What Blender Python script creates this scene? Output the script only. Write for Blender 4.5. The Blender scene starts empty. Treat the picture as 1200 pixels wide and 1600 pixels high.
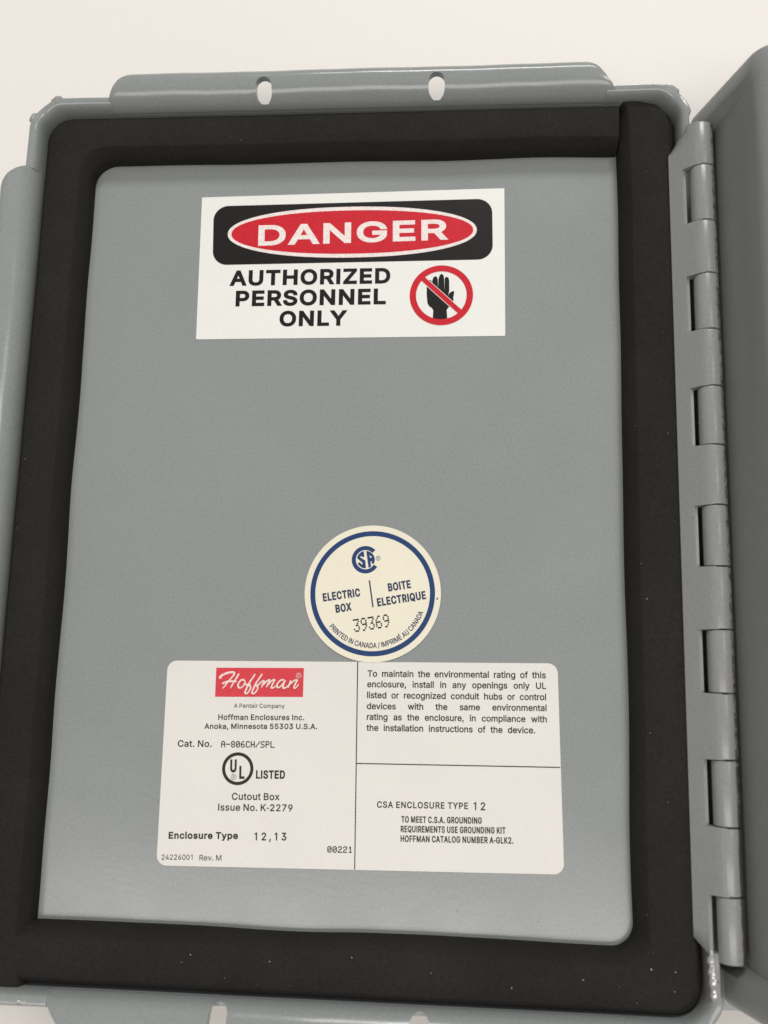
import bpy, bmesh, math, random
from mathutils import Vector, Matrix, noise
from mathutils.geometry import delaunay_2d_cdt
random.seed(7)
sc = bpy.context.scene
C = sc.collection
MM = 0.001

# ------------------------------------------------------------------ camera
cam_d = bpy.data.cameras.new("camera")
cam = bpy.data.objects.new("camera", cam_d); C.objects.link(cam)
ax = Vector((0.9970381, 0.0221789, -0.0736413))      # camera right
ay = Vector((-0.0092357, 0.9851151, 0.1716479))      # camera up
az = Vector((0.0763521, -0.1704593, 0.9824021))      # camera back
M = Matrix((ax, ay, az)).transposed().to_4x4()
M.translation = Vector((0.0170795, -0.0306857, 0.222))
cam.matrix_world = M
cam_d.sensor_fit = 'VERTICAL'; cam_d.sensor_height = 36; cam_d.sensor_width = 27
cam_d.lens = 32.74
cam_d.clip_start = 0.01; cam_d.clip_end = 50
cam_d.dof.use_dof = True; cam_d.dof.focus_distance = 0.228; cam_d.dof.aperture_fstop = 13
sc.camera = cam

# ------------------------------------------------------------------ room light
world = bpy.data.worlds.new("World"); sc.world = world
world.use_nodes = True
bg = world.node_tree.nodes['Background']
bg.inputs[0].default_value = (1.0, 0.985, 0.97, 1); bg.inputs[1].default_value = 0.29

def area(name, loc, target, size, power, color, sy=None):
    l = bpy.data.lights.new(name, 'AREA'); l.energy = power; l.color = color
    l.size = size
    if sy: l.shape = 'RECTANGLE'; l.size_y = sy
    o = bpy.data.objects.new(name, l); C.objects.link(o)
    o.location = loc
    o.rotation_euler = (Vector(target) - Vector(loc)).to_track_quat('-Z', 'Y').to_euler()
    return o
area('ceiling_lamp', (0.15, 1.50, 1.25), (0.03, 0.03, 0), 0.80, 17.0, (1.0, 0.985, 0.965), 0.35)
area('ceiling_lamp', (0.72, 0.30, 1.35), (0.03, 0.03, 0), 0.34, 5.0, (1.0, 0.985, 0.965), 0.42)
area('ceiling_panel', (-0.10, -0.70, 1.6), (-0.10, -0.50, 0), 1.7, 15.0, (1.0, 0.940, 0.915), 0.55)

sc.view_settings.view_transform = 'Standard'
sc.view_settings.look = 'None'
sc.view_settings.gamma = 1
sc.view_settings.exposure = 0.0

# ------------------------------------------------------------------ materials
def new_mat(name):
    m = bpy.data.materials.new(name); m.use_nodes = True
    nt = m.node_tree
    return m, nt, nt.nodes['Principled BSDF']
def node(nt, typ, **kw):
    n = nt.nodes.new(typ)
    for k, v in kw.items():
        if k in n.inputs.keys() if hasattr(n.inputs, 'keys') else False: n.inputs[k].default_value = v
        else: setattr(n, k, v)
    return n
def noise_tex(nt, scale, detail=3, rough=0.55, vec=None):
    n = nt.nodes.new('ShaderNodeTexNoise'); n.inputs['Scale'].default_value = scale
    n.inputs['Detail'].default_value = detail; n.inputs['Roughness'].default_value = rough
    if vec: nt.links.new(vec, n.inputs['Vector'])
    return n
def ramp(nt, src, stops):
    r = nt.nodes.new('ShaderNodeValToRGB'); nt.links.new(src, r.inputs[0])
    el = r.color_ramp.elements
    while len(el) < len(stops): el.new(0.5)
    for e, (p, c) in zip(el, stops): e.position = p; e.color = (c[0], c[1], c[2], 1)
    return r
def mix(nt, fac, a, b, mode='MIX'):
    m = nt.nodes.new('ShaderNodeMix'); m.data_type = 'RGBA'; m.blend_type = mode
    if isinstance(fac, (int, float)): m.inputs[0].default_value = fac
    else: nt.links.new(fac, m.inputs[0])
    for i, x in ((6, a), (7, b)):
        if isinstance(x, tuple): m.inputs[i].default_value = (*x, 1)
        else: nt.links.new(x, m.inputs[i])
    return m.outputs[2]
def bump(nt, bs, src, strength, dist):
    b = nt.nodes.new('ShaderNodeBump'); b.inputs['Strength'].default_value = strength
    b.inputs['Distance'].default_value = dist
    nt.links.new(src, b.inputs['Height']); nt.links.new(b.outputs[0], bs.inputs['Normal'])
def obj_coord(nt): return nt.nodes.new('ShaderNodeTexCoord').outputs['Object']

def paint(name, base, rough=0.33, wear=False):
    m, nt, bs = new_mat(name)
    co = obj_coord(nt)
    big = noise_tex(nt, 22, 3, 0.6, co)
    fine = noise_tex(nt, 1500, 3, 0.7, co)
    lo = tuple(c * 0.98 for c in base); hi = tuple(c * 1.02 for c in base)
    col = ramp(nt, big.outputs[0], [(0.3, lo), (0.7, hi)]).outputs[0]
    grain = ramp(nt, fine.outputs[0], [(0.25, (0.89, 0.89, 0.90)), (0.75, (1.08, 1.08, 1.07))]).outputs[0]
    col = mix(nt, 1.0, col, grain, 'MULTIPLY')
    spots = noise_tex(nt, 620, 1, 0.4, co)
    sp = ramp(nt, spots.outputs[0], [(0.14, (0.5, 0.5, 0.5)), (0.17, (1, 1, 1))]).outputs[0]
    col = mix(nt, 0.7, col, sp, 'MULTIPLY')
    sm = noise_tex(nt, 35, 5, 0.65, co)               # handling smudges vary the gloss
    sr = ramp(nt, sm.outputs[0], [(0.35, (rough * .85,) * 3), (0.70, (rough * 1.6,) * 3)])
    nt.links.new(sr.outputs[0], bs.inputs['Roughness'])
    if wear:                                           # rubbed streak along the outer side of each knuckle
        sep = nt.nodes.new('ShaderNodeSeparateXYZ'); nt.links.new(co, sep.inputs[0])
        band = nt.nodes.new('ShaderNodeMapRange')
        for k, v in zip((1, 2, 3, 4), (0.0007, 0.0019, 0.0, 1.0)): band.inputs[k].default_value = v
        nt.links.new(sep.outputs[0], band.inputs[0])
        rnd = nt.nodes.new('ShaderNodeObjectInfo')
        add = nt.nodes.new('ShaderNodeVectorMath'); add.operation = 'ADD'
        nt.links.new(co, add.inputs[0]); nt.links.new(rnd.outputs['Location'], add.inputs[1])
        wn = noise_tex(nt, 420, 5, 0.75, add.outputs[0])
        mul = nt.nodes.new('ShaderNodeMath'); mul.operation = 'MULTIPLY'
        nt.links.new(band.outputs[0], mul.inputs[0])
        ls = nt.nodes.new('ShaderNodeSeparateXYZ'); nt.links.new(rnd.outputs['Location'], ls.inputs[0])
        lo_ = nt.nodes.new('ShaderNodeMapRange')      # the lower knuckles are the most rubbed
        for k, v in zip((1, 2, 3, 4), (-0.02, -0.08, -0.05, 0.20)): lo_.inputs[k].default_value = v
        nt.links.new(ls.outputs[1], lo_.inputs[0])
        sm_ = nt.nodes.new('ShaderNodeMath'); sm_.operation = 'ADD'
        nt.links.new(wn.outputs[0], sm_.inputs[0]); nt.links.new(lo_.outputs[0], sm_.inputs[1])
        nt.links.new(sm_.outputs[0], mul.inputs[1])
        mk = ramp(nt, mul.outputs[0], [(0.37, (0, 0, 0)), (0.60, (1, 1, 1))])
        col = mix(nt, mk.outputs[0], col, (0.15, 0.13, 0.11))
        rr = ramp(nt, mk.outputs[0], [(0, (rough,) * 3), (1, (0.22,) * 3)])
        nt.links.new(rr.outputs[0], bs.inputs['Roughness'])
        met = ramp(nt, mk.outputs[0], [(0, (0, 0, 0)), (1, (0.6,) * 3)])
        nt.links.new(met.outputs[0], bs.inputs['Metallic'])
    nt.links.new(col, bs.inputs['Base Color'])
    ob = noise_tex(nt, 900, 3, 0.55, co)
    bump(nt, bs, ob.outputs[0], 0.25, 0.00006)
    return m
M_PAINT = paint('grey_enamel', (0.262, 0.280, 0.272), 0.17)
M_PAINT2 = paint('grey_enamel_body', (0.250, 0.261, 0.257), 0.34)
M_KNUCKLE = paint('worn_grey_enamel', (0.285, 0.292, 0.285), 0.26, wear=True)

M_RUBBER, nt, bs = new_mat('black_foam_rubber')
co = obj_coord(nt)
a = noise_tex(nt, 40, 4, 0.6, co); b_ = noise_tex(nt, 1500, 3, 0.7, co)
c1 = ramp(nt, a.outputs[0], [(0.3, (0.0150, 0.0138, 0.0125)), (0.75, (0.021, 0.0192, 0.0175))]).outputs[0]
c2 = ramp(nt, b_.outputs[0], [(0.3, (0.78, 0.78, 0.78)), (0.7, (1.24, 1.23, 1.22))]).outputs[0]
nt.links.new(mix(nt, 1.0, c1, c2, 'MULTIPLY'), bs.inputs['Base Color'])
bs.inputs['Roughness'].default_value = 0.8; bs.inputs['Specular IOR Level'].default_value = 0.15
bump(nt, bs, b_.outputs[0], 0.5, 0.00012)

def vinyl(name, col, rough=0.45):
    m, nt, bs = new_mat(name)
    co = obj_coord(nt)
    n = noise_tex(nt, 60, 4, 0.6, co)
    c = ramp(nt, n.outputs[0], [(0.3, tuple(x * 0.965 for x in col)), (0.7, col)]).outputs[0]
    f = noise_tex(nt, 2200, 2, 0.6, co)
    g = ramp(nt, f.outputs[0], [(0.25, (0.95,) * 3), (0.75, (1.02,) * 3)]).outputs[0]
    nt.links.new(mix(nt, 1.0, c, g, 'MULTIPLY'), bs.inputs['Base Color'])
    bs.inputs['Roughness'].default_value = rough
    n2 = noise_tex(nt, 180, 3, 0.5, co)
    bump(nt, bs, n2.outputs[0], 0.25, 0.00008)
    return m
M_WHITE = vinyl('white_vinyl', (0.80, 0.80, 0.755))
M_PAPER = vinyl('offwhite_label', (0.745, 0.715, 0.668))
M_CREAM = vinyl('cream_sticker', (0.81, 0.765, 0.61))
def ink(name, col, rough=0.45):
    m, nt, bs = new_mat(name)
    co = obj_coord(nt)
    f = noise_tex(nt, 2500, 2, 0.6, co)
    g = ramp(nt, f.outputs[0], [(0.25, tuple(c * 0.8 for c in col)), (0.75, tuple(min(1, c * 1.2) for c in col))]).outputs[0]
    nt.links.new(g, bs.inputs['Base Color']); bs.inputs['Roughness'].default_value = rough
    bs.inputs['Specular IOR Level'].default_value = 0.22
    return m
M_BLACK = ink('black_ink', (0.008, 0.0075, 0.007))
M_TEXT = ink('dark_print', (0.022, 0.018, 0.015))
M_RED = ink('red_ink', (0.55, 0.014, 0.026))
M_LOGO = ink('logo_red_ink', (0.62, 0.052, 0.066))
M_PINKW = ink('logo_white_ink', (0.80, 0.64, 0.58))
M_LETW = ink('white_ink', (0.80, 0.72, 0.68))
M_BLUE = ink('blue_ink', (0.018, 0.050, 0.150))
M_NAVY = ink('navy_ink', (0.030, 0.045, 0.095))

M_WELD, nt, bs = new_mat('painted_weld')
co = obj_coord(nt)
n = noise_tex(nt, 700, 3, 0.6, co)
nt.links.new(ramp(nt, n.outputs[0], [(0.4, (0.27, 0.27, 0.26)), (0.6, (0.62, 0.60, 0.57))]).outputs[0], bs.inputs['Base Color'])
bs.inputs['Roughness'].default_value = 0.22
nt.links.new(ramp(nt, n.outputs[0], [(0.45, (0, 0, 0)), (0.6, (0.8,) * 3)]).outputs[0], bs.inputs['Metallic'])
bump(nt, bs, n.outputs[0], 0.6, 0.0003)
M_SEAM = paint('grey_enamel_weld', (0.27, 0.28, 0.275), 0.3)
M_DUST, nt, bs = new_mat('pale_dust'); bs.inputs['Base Color'].default_value = (0.6, 0.57, 0.52, 1); bs.inputs['Roughness'].default_value = 0.9
M_DARKM, nt, bs = new_mat('dark_steel'); bs.inputs['Base Color'].default_value = (0.03, 0.03, 0.028, 1); bs.inputs['Roughness'].default_value = 0.6

M_TABLE, nt, bs = new_mat('white_worktop')
co = obj_coord(nt)
n = noise_tex(nt, 3, 3, 0.5, co); n2 = noise_tex(nt, 1200, 2, 0.5, co)
c = ramp(nt, n.outputs[0], [(0.3, (0.775, 0.742, 0.700)), (0.7, (0.80, 0.770, 0.728))]).outputs[0]
g = ramp(nt, n2.outputs[0], [(0.3, (0.985,) * 3), (0.7, (1.01,) * 3)]).outputs[0]
nt.links.new(mix(nt, 1.0, c, g, 'MULTIPLY'), bs.inputs['Base Color'])
bs.inputs['Roughness'].default_value = 0.6

# ------------------------------------------------------------------ helpers (all lengths in mm)
def link(name, bm, mat, parent=None, smooth=True, loc=None):
    bmesh.ops.recalc_face_normals(bm, faces=bm.faces)
    me = bpy.data.meshes.new(name); bm.to_mesh(me); bm.free()
    me.materials.append(mat)
    if smooth:
        me.shade_smooth()
        me.set_sharp_from_angle(angle=math.radians(38))
    o = bpy.data.objects.new(name, me); C.objects.link(o)
    place(o, parent, loc)
    return o
def place(o, parent, loc=None):
    o.parent = parent
    p = Vector(loc) * MM if loc else Vector((0, 0, 0))
    if parent is not None:
        q = Vector((0, 0, 0)); a = parent
        while a is not None: q += a.location; a = a.parent
        p = p - q
    o.location = p
def tag(o, label=None, cat=None, kind=None, group=None):
    if label: o['label'] = label
    if cat: o['category'] = cat
    if kind: o['kind'] = kind
    if group: o['group'] = group
def empty(name, loc, label, cat):
    o = bpy.data.objects.new(name, None); C.objects.link(o); o.location = Vector(loc) * MM
    o.empty_display_size = 0.01
    tag(o, label, cat, 'thing'); return o
def V(bm, x, y, z): return bm.verts.new((x * MM, y * MM, z * MM))
def loft(bm, rings, close_ring=True, caps=True, close_path=False):
    """rings: lists of (x,y,z) in mm, same length; skins between them."""
    vs = [[V(bm, *p) for p in r] for r in rings]
    n = len(rings[0]); m = len(rings)
    for i in range(m if close_path else m - 1):
        A, B = vs[i], vs[(i + 1) % m]
        for j in range(n if close_ring else n - 1):
            k = (j + 1) % n
            bm.faces.new((A[j], A[k], B[k], B[j]))
    if caps and not close_path and close_ring:
        bm.faces.new(vs[0]); bm.faces.new(list(reversed(vs[-1])))
    return vs
def rounded_poly(pts, r, seg=8):
    """pts: 2D corners; returns outline with rounded corners (r scalar or list)"""
    out = []; n = len(pts)
    for i in range(n):
        p = Vector(pts[i]); a = Vector(pts[i - 1]); b = Vector(pts[(i + 1) % n])
        rr = r[i] if isinstance(r, (list, tuple)) else r
        if rr <= 0: out.append(tuple(p)); continue
        d1 = (a - p).normalized(); d2 = (b - p).normalized()
        ang = d1.angle(d2); t = rr / math.tan(ang / 2)
        c = p + (d1 + d2).normalized() * (rr / math.sin(ang / 2))
        s = p + d1 * t; e = p + d2 * t
        a0 = math.atan2(*(s - c).yx); a1 = math.atan2(*(e - c).yx)
        da = (a1 - a0 + math.pi) % (2 * math.pi) - math.pi
        for k in range(seg + 1):
            q = a0 + da * k / seg
            out.append((c.x + rr * math.cos(q), c.y + rr * math.sin(q)))
    return out
def slab(name, outline, z0, z1, mat, parent, bevel=0.0):
    bm = bmesh.new()
    lo = [V(bm, x, y, z0) for x, y in outline]; hi = [V(bm, x, y, z1) for x, y in outline]
    bm.faces.new(hi); bm.faces.new(list(reversed(lo)))
    n = len(outline)
    for i in range(n): bm.faces.new((lo[i], lo[(i + 1) % n], hi[(i + 1) % n], hi[i]))
    return link(name, bm, mat, parent, smooth=False)
def grow(contours, off):
    """move closed 2D contours outwards by off (holes shrink), mitres clamped"""
    def area2(c): return sum(c[i - 1][0] * c[i][1] - c[i][0] * c[i - 1][1] for i in range(len(c)))
    def inside(p, c):
        r = False
        for i in range(len(c)):
            (xa, ya), (xb, yb) = c[i - 1], c[i]
            if (ya > p[1]) != (yb > p[1]) and p[0] < (xb - xa) * (p[1] - ya) / (yb - ya) + xa: r = not r
        return r
    out = []
    for c in contours:
        depth = sum(1 for d in contours if d is not c and abs(area2(d)) > abs(area2(c)) and inside(c[0], d))
        s = (1 if area2(c) > 0 else -1) * (1 if depth % 2 == 0 else -1)
        n = len(c); res = []
        for i in range(n):
            a = Vector(c[i - 1]); p = Vector(c[i]); b = Vector(c[(i + 1) % n])
            d1 = p - a; d2 = b - p
            if d1.length < 1e-9 or d2.length < 1e-9: res.append(tuple(p)); continue
            n1 = Vector((d1.y, -d1.x)).normalized(); n2 = Vector((d2.y, -d2.x)).normalized()
            m = n1 + n2
            if m.length < .3: m = n1
            else: m = m.normalized() / max(.5, math.sqrt(max(0, (1 + n1.dot(n2)) / 2)))
            q = p + m * off * s; res.append((q.x, q.y))
        out.append(res)
    return out
def print_sheet(name, contours, z, mat, parent, offset=0.0, nonzero=False):
    """flat print: closed 2D contours (mm), holes by even-odd, laid at height z"""
    if offset: contours = grow(contours, offset)
    bx = []
    verts = []; edges = []
    for c in contours:
        n0 = len(verts); verts += [Vector(p) for p in c]
        edges += [(n0 + i, n0 + (i + 1) % len(c)) for i in range(len(c))]
        bx.append((min(p[0] for p in c), min(p[1] for p in c), max(p[0] for p in c), max(p[1] for p in c)))
    vo, eo, fo = delaunay_2d_cdt(verts, edges, [], 0, 1e-5, False)[:3]
    def winding(p):
        w = 0; k = 0
        for c, b in zip(contours, bx):
            if not (b[0] <= p[0] <= b[2] and b[1] <= p[1] <= b[3]): continue
            for i in range(len(c)):
                (xa, ya), (xb, yb) = c[i - 1], c[i]
                if (ya > p[1]) != (yb > p[1]) and p[0] < (xb - xa) * (p[1] - ya) / (yb - ya) + xa:
                    k += 1; w += 1 if yb > ya else -1
        return w != 0 if nonzero else k % 2 == 1
    bm = bmesh.new(); vs = [V(bm, v.x, v.y, z) for v in vo]
    for f in fo:
        ce = (vo[f[0]] + vo[f[1]] + vo[f[2]]) / 3
        if winding(ce):
            q = bm.faces.new([vs[i] for i in f]); q.normal_update()
            if q.normal.z < 0: q.normal_flip()
    bmesh.ops.delete(bm, geom=[v for v in bm.verts if not v.link_faces], context='VERTS')
    me = bpy.data.meshes.new(name); bm.to_mesh(me); bm.free()
    me.materials.append(mat)
    o = bpy.data.objects.new(name, me); C.objects.link(o); place(o, parent)
    return o
def ellipse(cx, cy, rx, ry, n=96, rot=0, a0=0, a1=2 * math.pi):
    out = []
    for i in range(n):
        a = a0 + (a1 - a0) * i / n
        x, y = rx * math.cos(a), ry * math.sin(a)
        out.append((cx + x * math.cos(rot) - y * math.sin(rot), cy + x * math.sin(rot) + y * math.cos(rot)))
    return out
def catmull(pts, k=7):
    P = [Vector(p) for p in pts]; P = [2 * P[0] - P[1]] + P + [2 * P[-1] - P[-2]]
    out = []
    for i in range(1, len(P) - 2):
        for j in range(k):
            t = j / k
            out.append(0.5 * ((2 * P[i]) + (P[i + 1] - P[i - 1]) * t + (2 * P[i - 1] - 5 * P[i] + 4 * P[i + 1] - P[i + 2]) * t * t
                              + (3 * P[i] - P[i - 1] - 3 * P[i + 1] + P[i + 2]) * t ** 3))
    out.append(P[-2]); return out
GLYPHS = {
 ",": [188,[[137,71,68,71,38,-119,84,-119]]],
 "-": [230,[[190,234,40,234,40,178,190,178]]],
 ".": [188,[[133,68,124,77,120,78,114,83,103,86,87,86,77,83,67,77,57,67,53,60,50,49,50,33,58,14,70,3,87,-4,103,-4,114,-1,115,1,124,5,133,14,141,33,141,49,138,60,136,61]]],
 "/": [249,[[235,533,178,533,177,531,14,-76,71,-76,72,-74]]],
 "0": [453,[[341,468,310,494,280,508,247,515,206,515,176,509,143,494,129,481,122,477,95,448,81,420,79,419,62,373,53,332,48,286,48,222,53,175,61,135,65,123,77,92,79,91,95,61,104,52,113,39,143,15,173,1,206,-6,247,-6,277,0,311,15,342,41,347,49,359,61,373,89,375,90,391,132,400,176,405,222,405,286,400,332,392,372,387,388,381,401,378,413,372,424,367,430,358,448,352,453,352,455,341,466],[282,443,301,424,313,406,325,381,334,351,340,317,343,281,343,227,340,191,334,158,329,145,327,134,313,102,301,84,282,66,262,56,241,50,212,50,191,56,171,66,152,85,137,108,123,144,113,191,110,226,110,282,113,317,123,365,128,381,140,406,145,411,155,427,171,443,191,453,212,459,241,459,262,453]]],
 "1": [420,[[262,515,205,515,165,462,90,445,90,400,200,400,200,0,262,0]]],
 "2": [453,[[349,462,329,482,305,498,279,508,261,512,220,516,170,508,142,496,141,494,120,482,99,461,97,456,86,443,75,419,68,393,66,362,127,362,130,392,135,407,150,430,164,443,181,452,195,457,209,459,235,459,264,453,281,445,286,440,291,438,303,426,312,411,318,394,320,372,318,347,313,337,312,331,307,319,291,296,288,289,283,285,283,283,265,263,261,256,246,242,246,240,231,226,231,224,216,210,216,208,200,193,200,191,185,177,185,175,170,161,170,159,155,145,155,143,140,129,140,127,125,113,125,111,64,48,64,0,389,0,389,57,153,57,153,61,171,78,171,80,206,115,206,117,223,133,223,135,294,208,294,210,299,214,304,222,310,227,310,229,315,233,315,235,320,239,325,247,336,258,364,300,365,306,377,335,381,368,380,391,372,424,361,446,358,448]]],
 "3": [453,[[372,509,70,509,70,452,288,452,288,447,281,441,281,439,273,432,273,430,266,424,266,422,259,416,252,406,222,374,222,372,193,341,193,339,186,333,186,331,179,325,172,315,157,300,157,248,231,246,255,241,276,234,283,228,293,223,298,217,300,217,308,209,316,197,325,175,329,154,328,123,323,107,315,92,299,75,297,75,292,69,274,60,259,55,223,50,181,54,149,66,142,73,136,76,124,89,113,111,109,132,44,132,52,90,63,67,73,55,75,50,97,30,107,25,114,19,154,2,165,0,171,-3,198,-6,253,-5,279,1,310,12,311,14,334,27,339,33,348,39,370,65,384,92,390,114,393,140,391,175,383,199,371,223,364,230,357,241,334,262,307,277,275,287,251,290,221,290,262,335,262,337,270,344,270,346,277,352,277,354,284,360,291,370,299,377,299,379,306,385,313,395,321,402,321,404,328,410,335,420,343,427,343,429,350,435,357,445,372,460]]],
 "4": [453,[[311,509,246,508,233,484,225,473,223,467,212,451,210,445,202,434,200,428,189,412,187,406,179,395,177,389,166,373,164,367,156,356,154,350,143,334,141,328,133,317,131,311,120,295,118,289,110,278,108,272,97,256,95,250,87,239,85,233,83,232,72,211,64,200,62,194,60,193,49,172,41,161,40,105,282,105,282,0,343,0,343,105,413,105,413,163,343,163,343,318,282,318,282,163,109,163,110,169,118,180,120,186,128,197,130,203,141,219,143,225,151,236,153,242,161,253,163,259,171,270,173,276,181,287,183,293,194,309,196,315,204,326,206,332,214,343,216,349,224,360,226,366,237,382,239,388,247,399,249,405,257,416,259,422,267,433,269,439,271,440]]],
 "5": [453,[[366,509,96,509,67,253,129,246,138,255,147,258,159,265,169,269,199,276,240,275,258,270,276,262,282,256,287,254,303,238,307,230,314,222,326,185,328,157,322,121,314,103,304,88,288,72,283,70,277,64,260,56,243,51,202,51,172,60,170,63,151,75,130,101,124,117,122,130,60,130,66,92,76,70,90,49,107,32,109,32,127,17,151,6,176,-2,202,-6,240,-6,270,-1,297,8,298,10,322,23,326,28,339,37,361,62,366,73,376,88,385,115,390,144,391,179,387,206,381,227,364,261,354,273,352,278,345,284,345,286,322,306,307,313,306,315,282,326,256,331,217,333,189,329,154,315,135,301,134,305,151,452,366,452]]],
 "6": [453,[[322,509,252,509,250,507,229,474,226,472,214,452,211,450,197,427,194,425,182,405,179,403,165,380,162,378,150,358,147,356,133,333,122,319,115,305,102,286,85,252,74,224,67,196,64,177,64,143,69,113,78,86,81,83,92,61,99,54,106,43,134,19,142,16,156,7,180,-1,208,-6,259,-4,288,4,292,7,311,14,316,19,327,25,352,49,370,76,370,79,379,97,387,125,389,150,388,179,387,189,379,219,370,241,361,252,357,260,335,282,319,292,317,295,295,304,267,312,219,313,195,307,175,296],[287,247,310,222,318,206,324,188,327,171,327,144,325,131,318,109,310,92,294,74,292,74,287,68,272,58,255,52,239,49,214,49,197,52,181,58,159,73,151,81,133,111,128,126,125,145,125,172,128,190,133,205,143,223,165,247,183,257,201,263,214,265,239,265,251,263,270,257,283,248]]],
 "7": [453,[[391,509,62,509,62,452,323,452,323,447,97,0,166,1,391,448]]],
 "9": [453,[[347,464,323,486,308,494,304,498,272,510,245,515,194,513,167,506,142,494,135,488,122,481,101,460,90,442,85,437,79,425,79,422,72,409,66,384,64,360,66,319,71,296,77,281,83,268,92,257,98,246,115,229,117,229,136,214,160,203,186,197,234,195,258,202,277,213,130,0,200,0,202,2,223,35,226,37,238,57,241,59,255,82,258,84,270,104,273,106,287,129,290,131,302,151,305,153,319,176,330,190,368,257,372,270,377,279,385,307,388,331,388,367,384,394,375,420,360,448,351,457],[287,441,310,416,318,400,325,378,327,364,327,337,325,324,318,302,310,286,306,283,303,277,287,262,283,261,270,252,251,246,239,244,214,244,202,246,183,252,166,262,150,278,150,280,140,292,137,300,134,303,127,331,126,365,128,378,134,400,143,416,166,441,183,451,202,458,214,460,239,460,251,458,270,451,283,442]]],
 "A": [480,[[277,508,200,508,198,499,196,497,194,488,192,486,190,477,188,475,186,466,184,464,182,455,180,453,178,444,176,442,174,433,172,431,170,422,168,420,166,411,164,409,162,400,160,398,158,389,156,387,154,378,152,376,150,367,148,365,146,356,144,354,142,345,140,343,138,334,136,332,134,323,132,321,130,312,128,310,126,301,124,299,122,290,120,288,118,279,116,277,105,243,103,241,101,232,99,230,97,221,95,219,93,210,91,208,89,199,87,197,85,188,83,186,81,177,79,175,77,166,75,164,73,155,71,153,69,144,67,142,65,133,63,131,61,122,59,120,57,111,55,109,16,0,86,1,134,142,345,142,394,1,463,0,439,67,437,69,435,78,430,88,428,97,426,99,424,108,419,118,417,127,412,137,410,146,408,148,406,157,401,167,399,176,394,186,388,206,383,216,381,225,376,235,374,244,369,254,363,274,358,284,356,293,351,303,345,323,340,333,338,342,333,352,327,372,322,382,320,391,315,401,309,421,304,431,302,440,297,450,291,470,286,480,284,489,279,499],[239,457,272,345,324,199,154,199,208,356,208,360]]],
 "B": [456,[[375,453,355,473,349,476,341,484,318,496,291,504,262,508,60,509,60,0,256,0,287,2,309,6,343,17,369,31,389,51,394,60,400,66,410,87,417,117,417,155,411,185,402,204,396,211,391,221,375,237,346,255,332,260,315,262,316,268,351,282,361,292,368,296,375,303,382,316,390,326,392,332,398,360,398,389,391,420,389,422,387,431],[325,205,338,192,350,168,355,148,355,124,349,104,343,97,342,93,321,73,297,63,267,58,125,57,125,231,274,229,298,222],[305,436,321,420,330,404,335,385,336,373,334,351,328,334,322,326,321,322,306,307,282,293,260,287,125,285,125,452,259,451,284,446]]],
 "C": [510,[[427,448,408,467,397,474,394,478,390,479,374,490,350,501,327,509,307,513,286,515,243,515,204,508,167,493,145,478,133,472,101,442,99,437,80,413,61,374,48,331,41,284,41,224,48,177,61,134,70,118,70,115,80,95,99,71,101,66,133,36,145,30,167,15,204,1,243,-6,296,-6,319,-2,351,8,353,10,362,12,384,24,390,30,403,38,425,58,425,60,430,64,430,66,435,70,441,79,460,113,468,137,473,160,408,160,397,127,389,117,382,104,370,92,368,92,358,81,354,80,333,66,302,56,272,53,235,56,209,63,183,76,180,80,165,90,141,116,124,146,113,176,106,210,103,261,106,298,113,333,124,363,140,388,141,392,165,418,171,421,183,432,208,445,235,453,262,456,294,454,331,444,354,429,358,428,382,405,383,401,398,379,408,348,473,348,464,383,455,407]]],
 "D": [502,[[402,438,378,460,376,460,370,467,366,468,335,488,296,501,253,508,60,509,60,0,247,1,293,8,333,21,353,34,359,36,360,38,369,42,402,72,405,78,423,99,442,137,455,179,461,225,461,285,455,331,442,373,423,410,420,412],[333,420,357,396,357,394,372,376,386,343,396,301,399,279,399,231,395,202,385,163,372,134,369,132,357,113,332,89,328,88,305,73,274,63,239,58,125,57,125,452,243,451,271,447,305,436]]],
 "E": [419,[[372,509,60,509,60,0,375,0,375,57,125,57,125,229,355,229,355,286,125,286,125,452,372,452]]],
 "F": [410,[[369,509,60,509,60,0,125,0,125,221,346,221,346,278,125,278,125,452,369,452]]],
 "G": [520,[[432,442,409,465,398,472,395,476,371,491,368,491,351,500,327,508,306,513,284,515,241,515,199,507,165,493,142,477,138,476,100,442,98,437,79,413,69,393,69,390,60,374,47,331,41,284,41,224,47,177,60,135,79,96,95,77,101,67,132,36,144,30,166,15,204,1,244,-6,292,-6,328,0,361,11,393,28,424,55,424,57,430,62,435,70,441,75,453,98,458,104,471,140,477,177,478,256,283,256,283,199,415,199,414,180,408,149,396,122,384,104,363,83,351,76,346,71,320,60,298,55,264,53,236,56,212,62,183,76,179,81,166,90,141,116,124,146,113,176,106,210,103,261,106,298,112,329,124,363,141,393,164,418,170,421,182,432,208,445,234,453,260,456,301,453,331,443,332,441,357,427,380,404,381,400,395,380,408,349,474,349,466,382,462,392,455,407]]],
 "H": [517,[[457,509,392,509,392,289,125,289,125,509,60,509,60,0,125,0,125,232,392,232,392,0,457,0]]],
 "I": [185,[[125,509,60,509,60,0,125,0]]],
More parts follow.
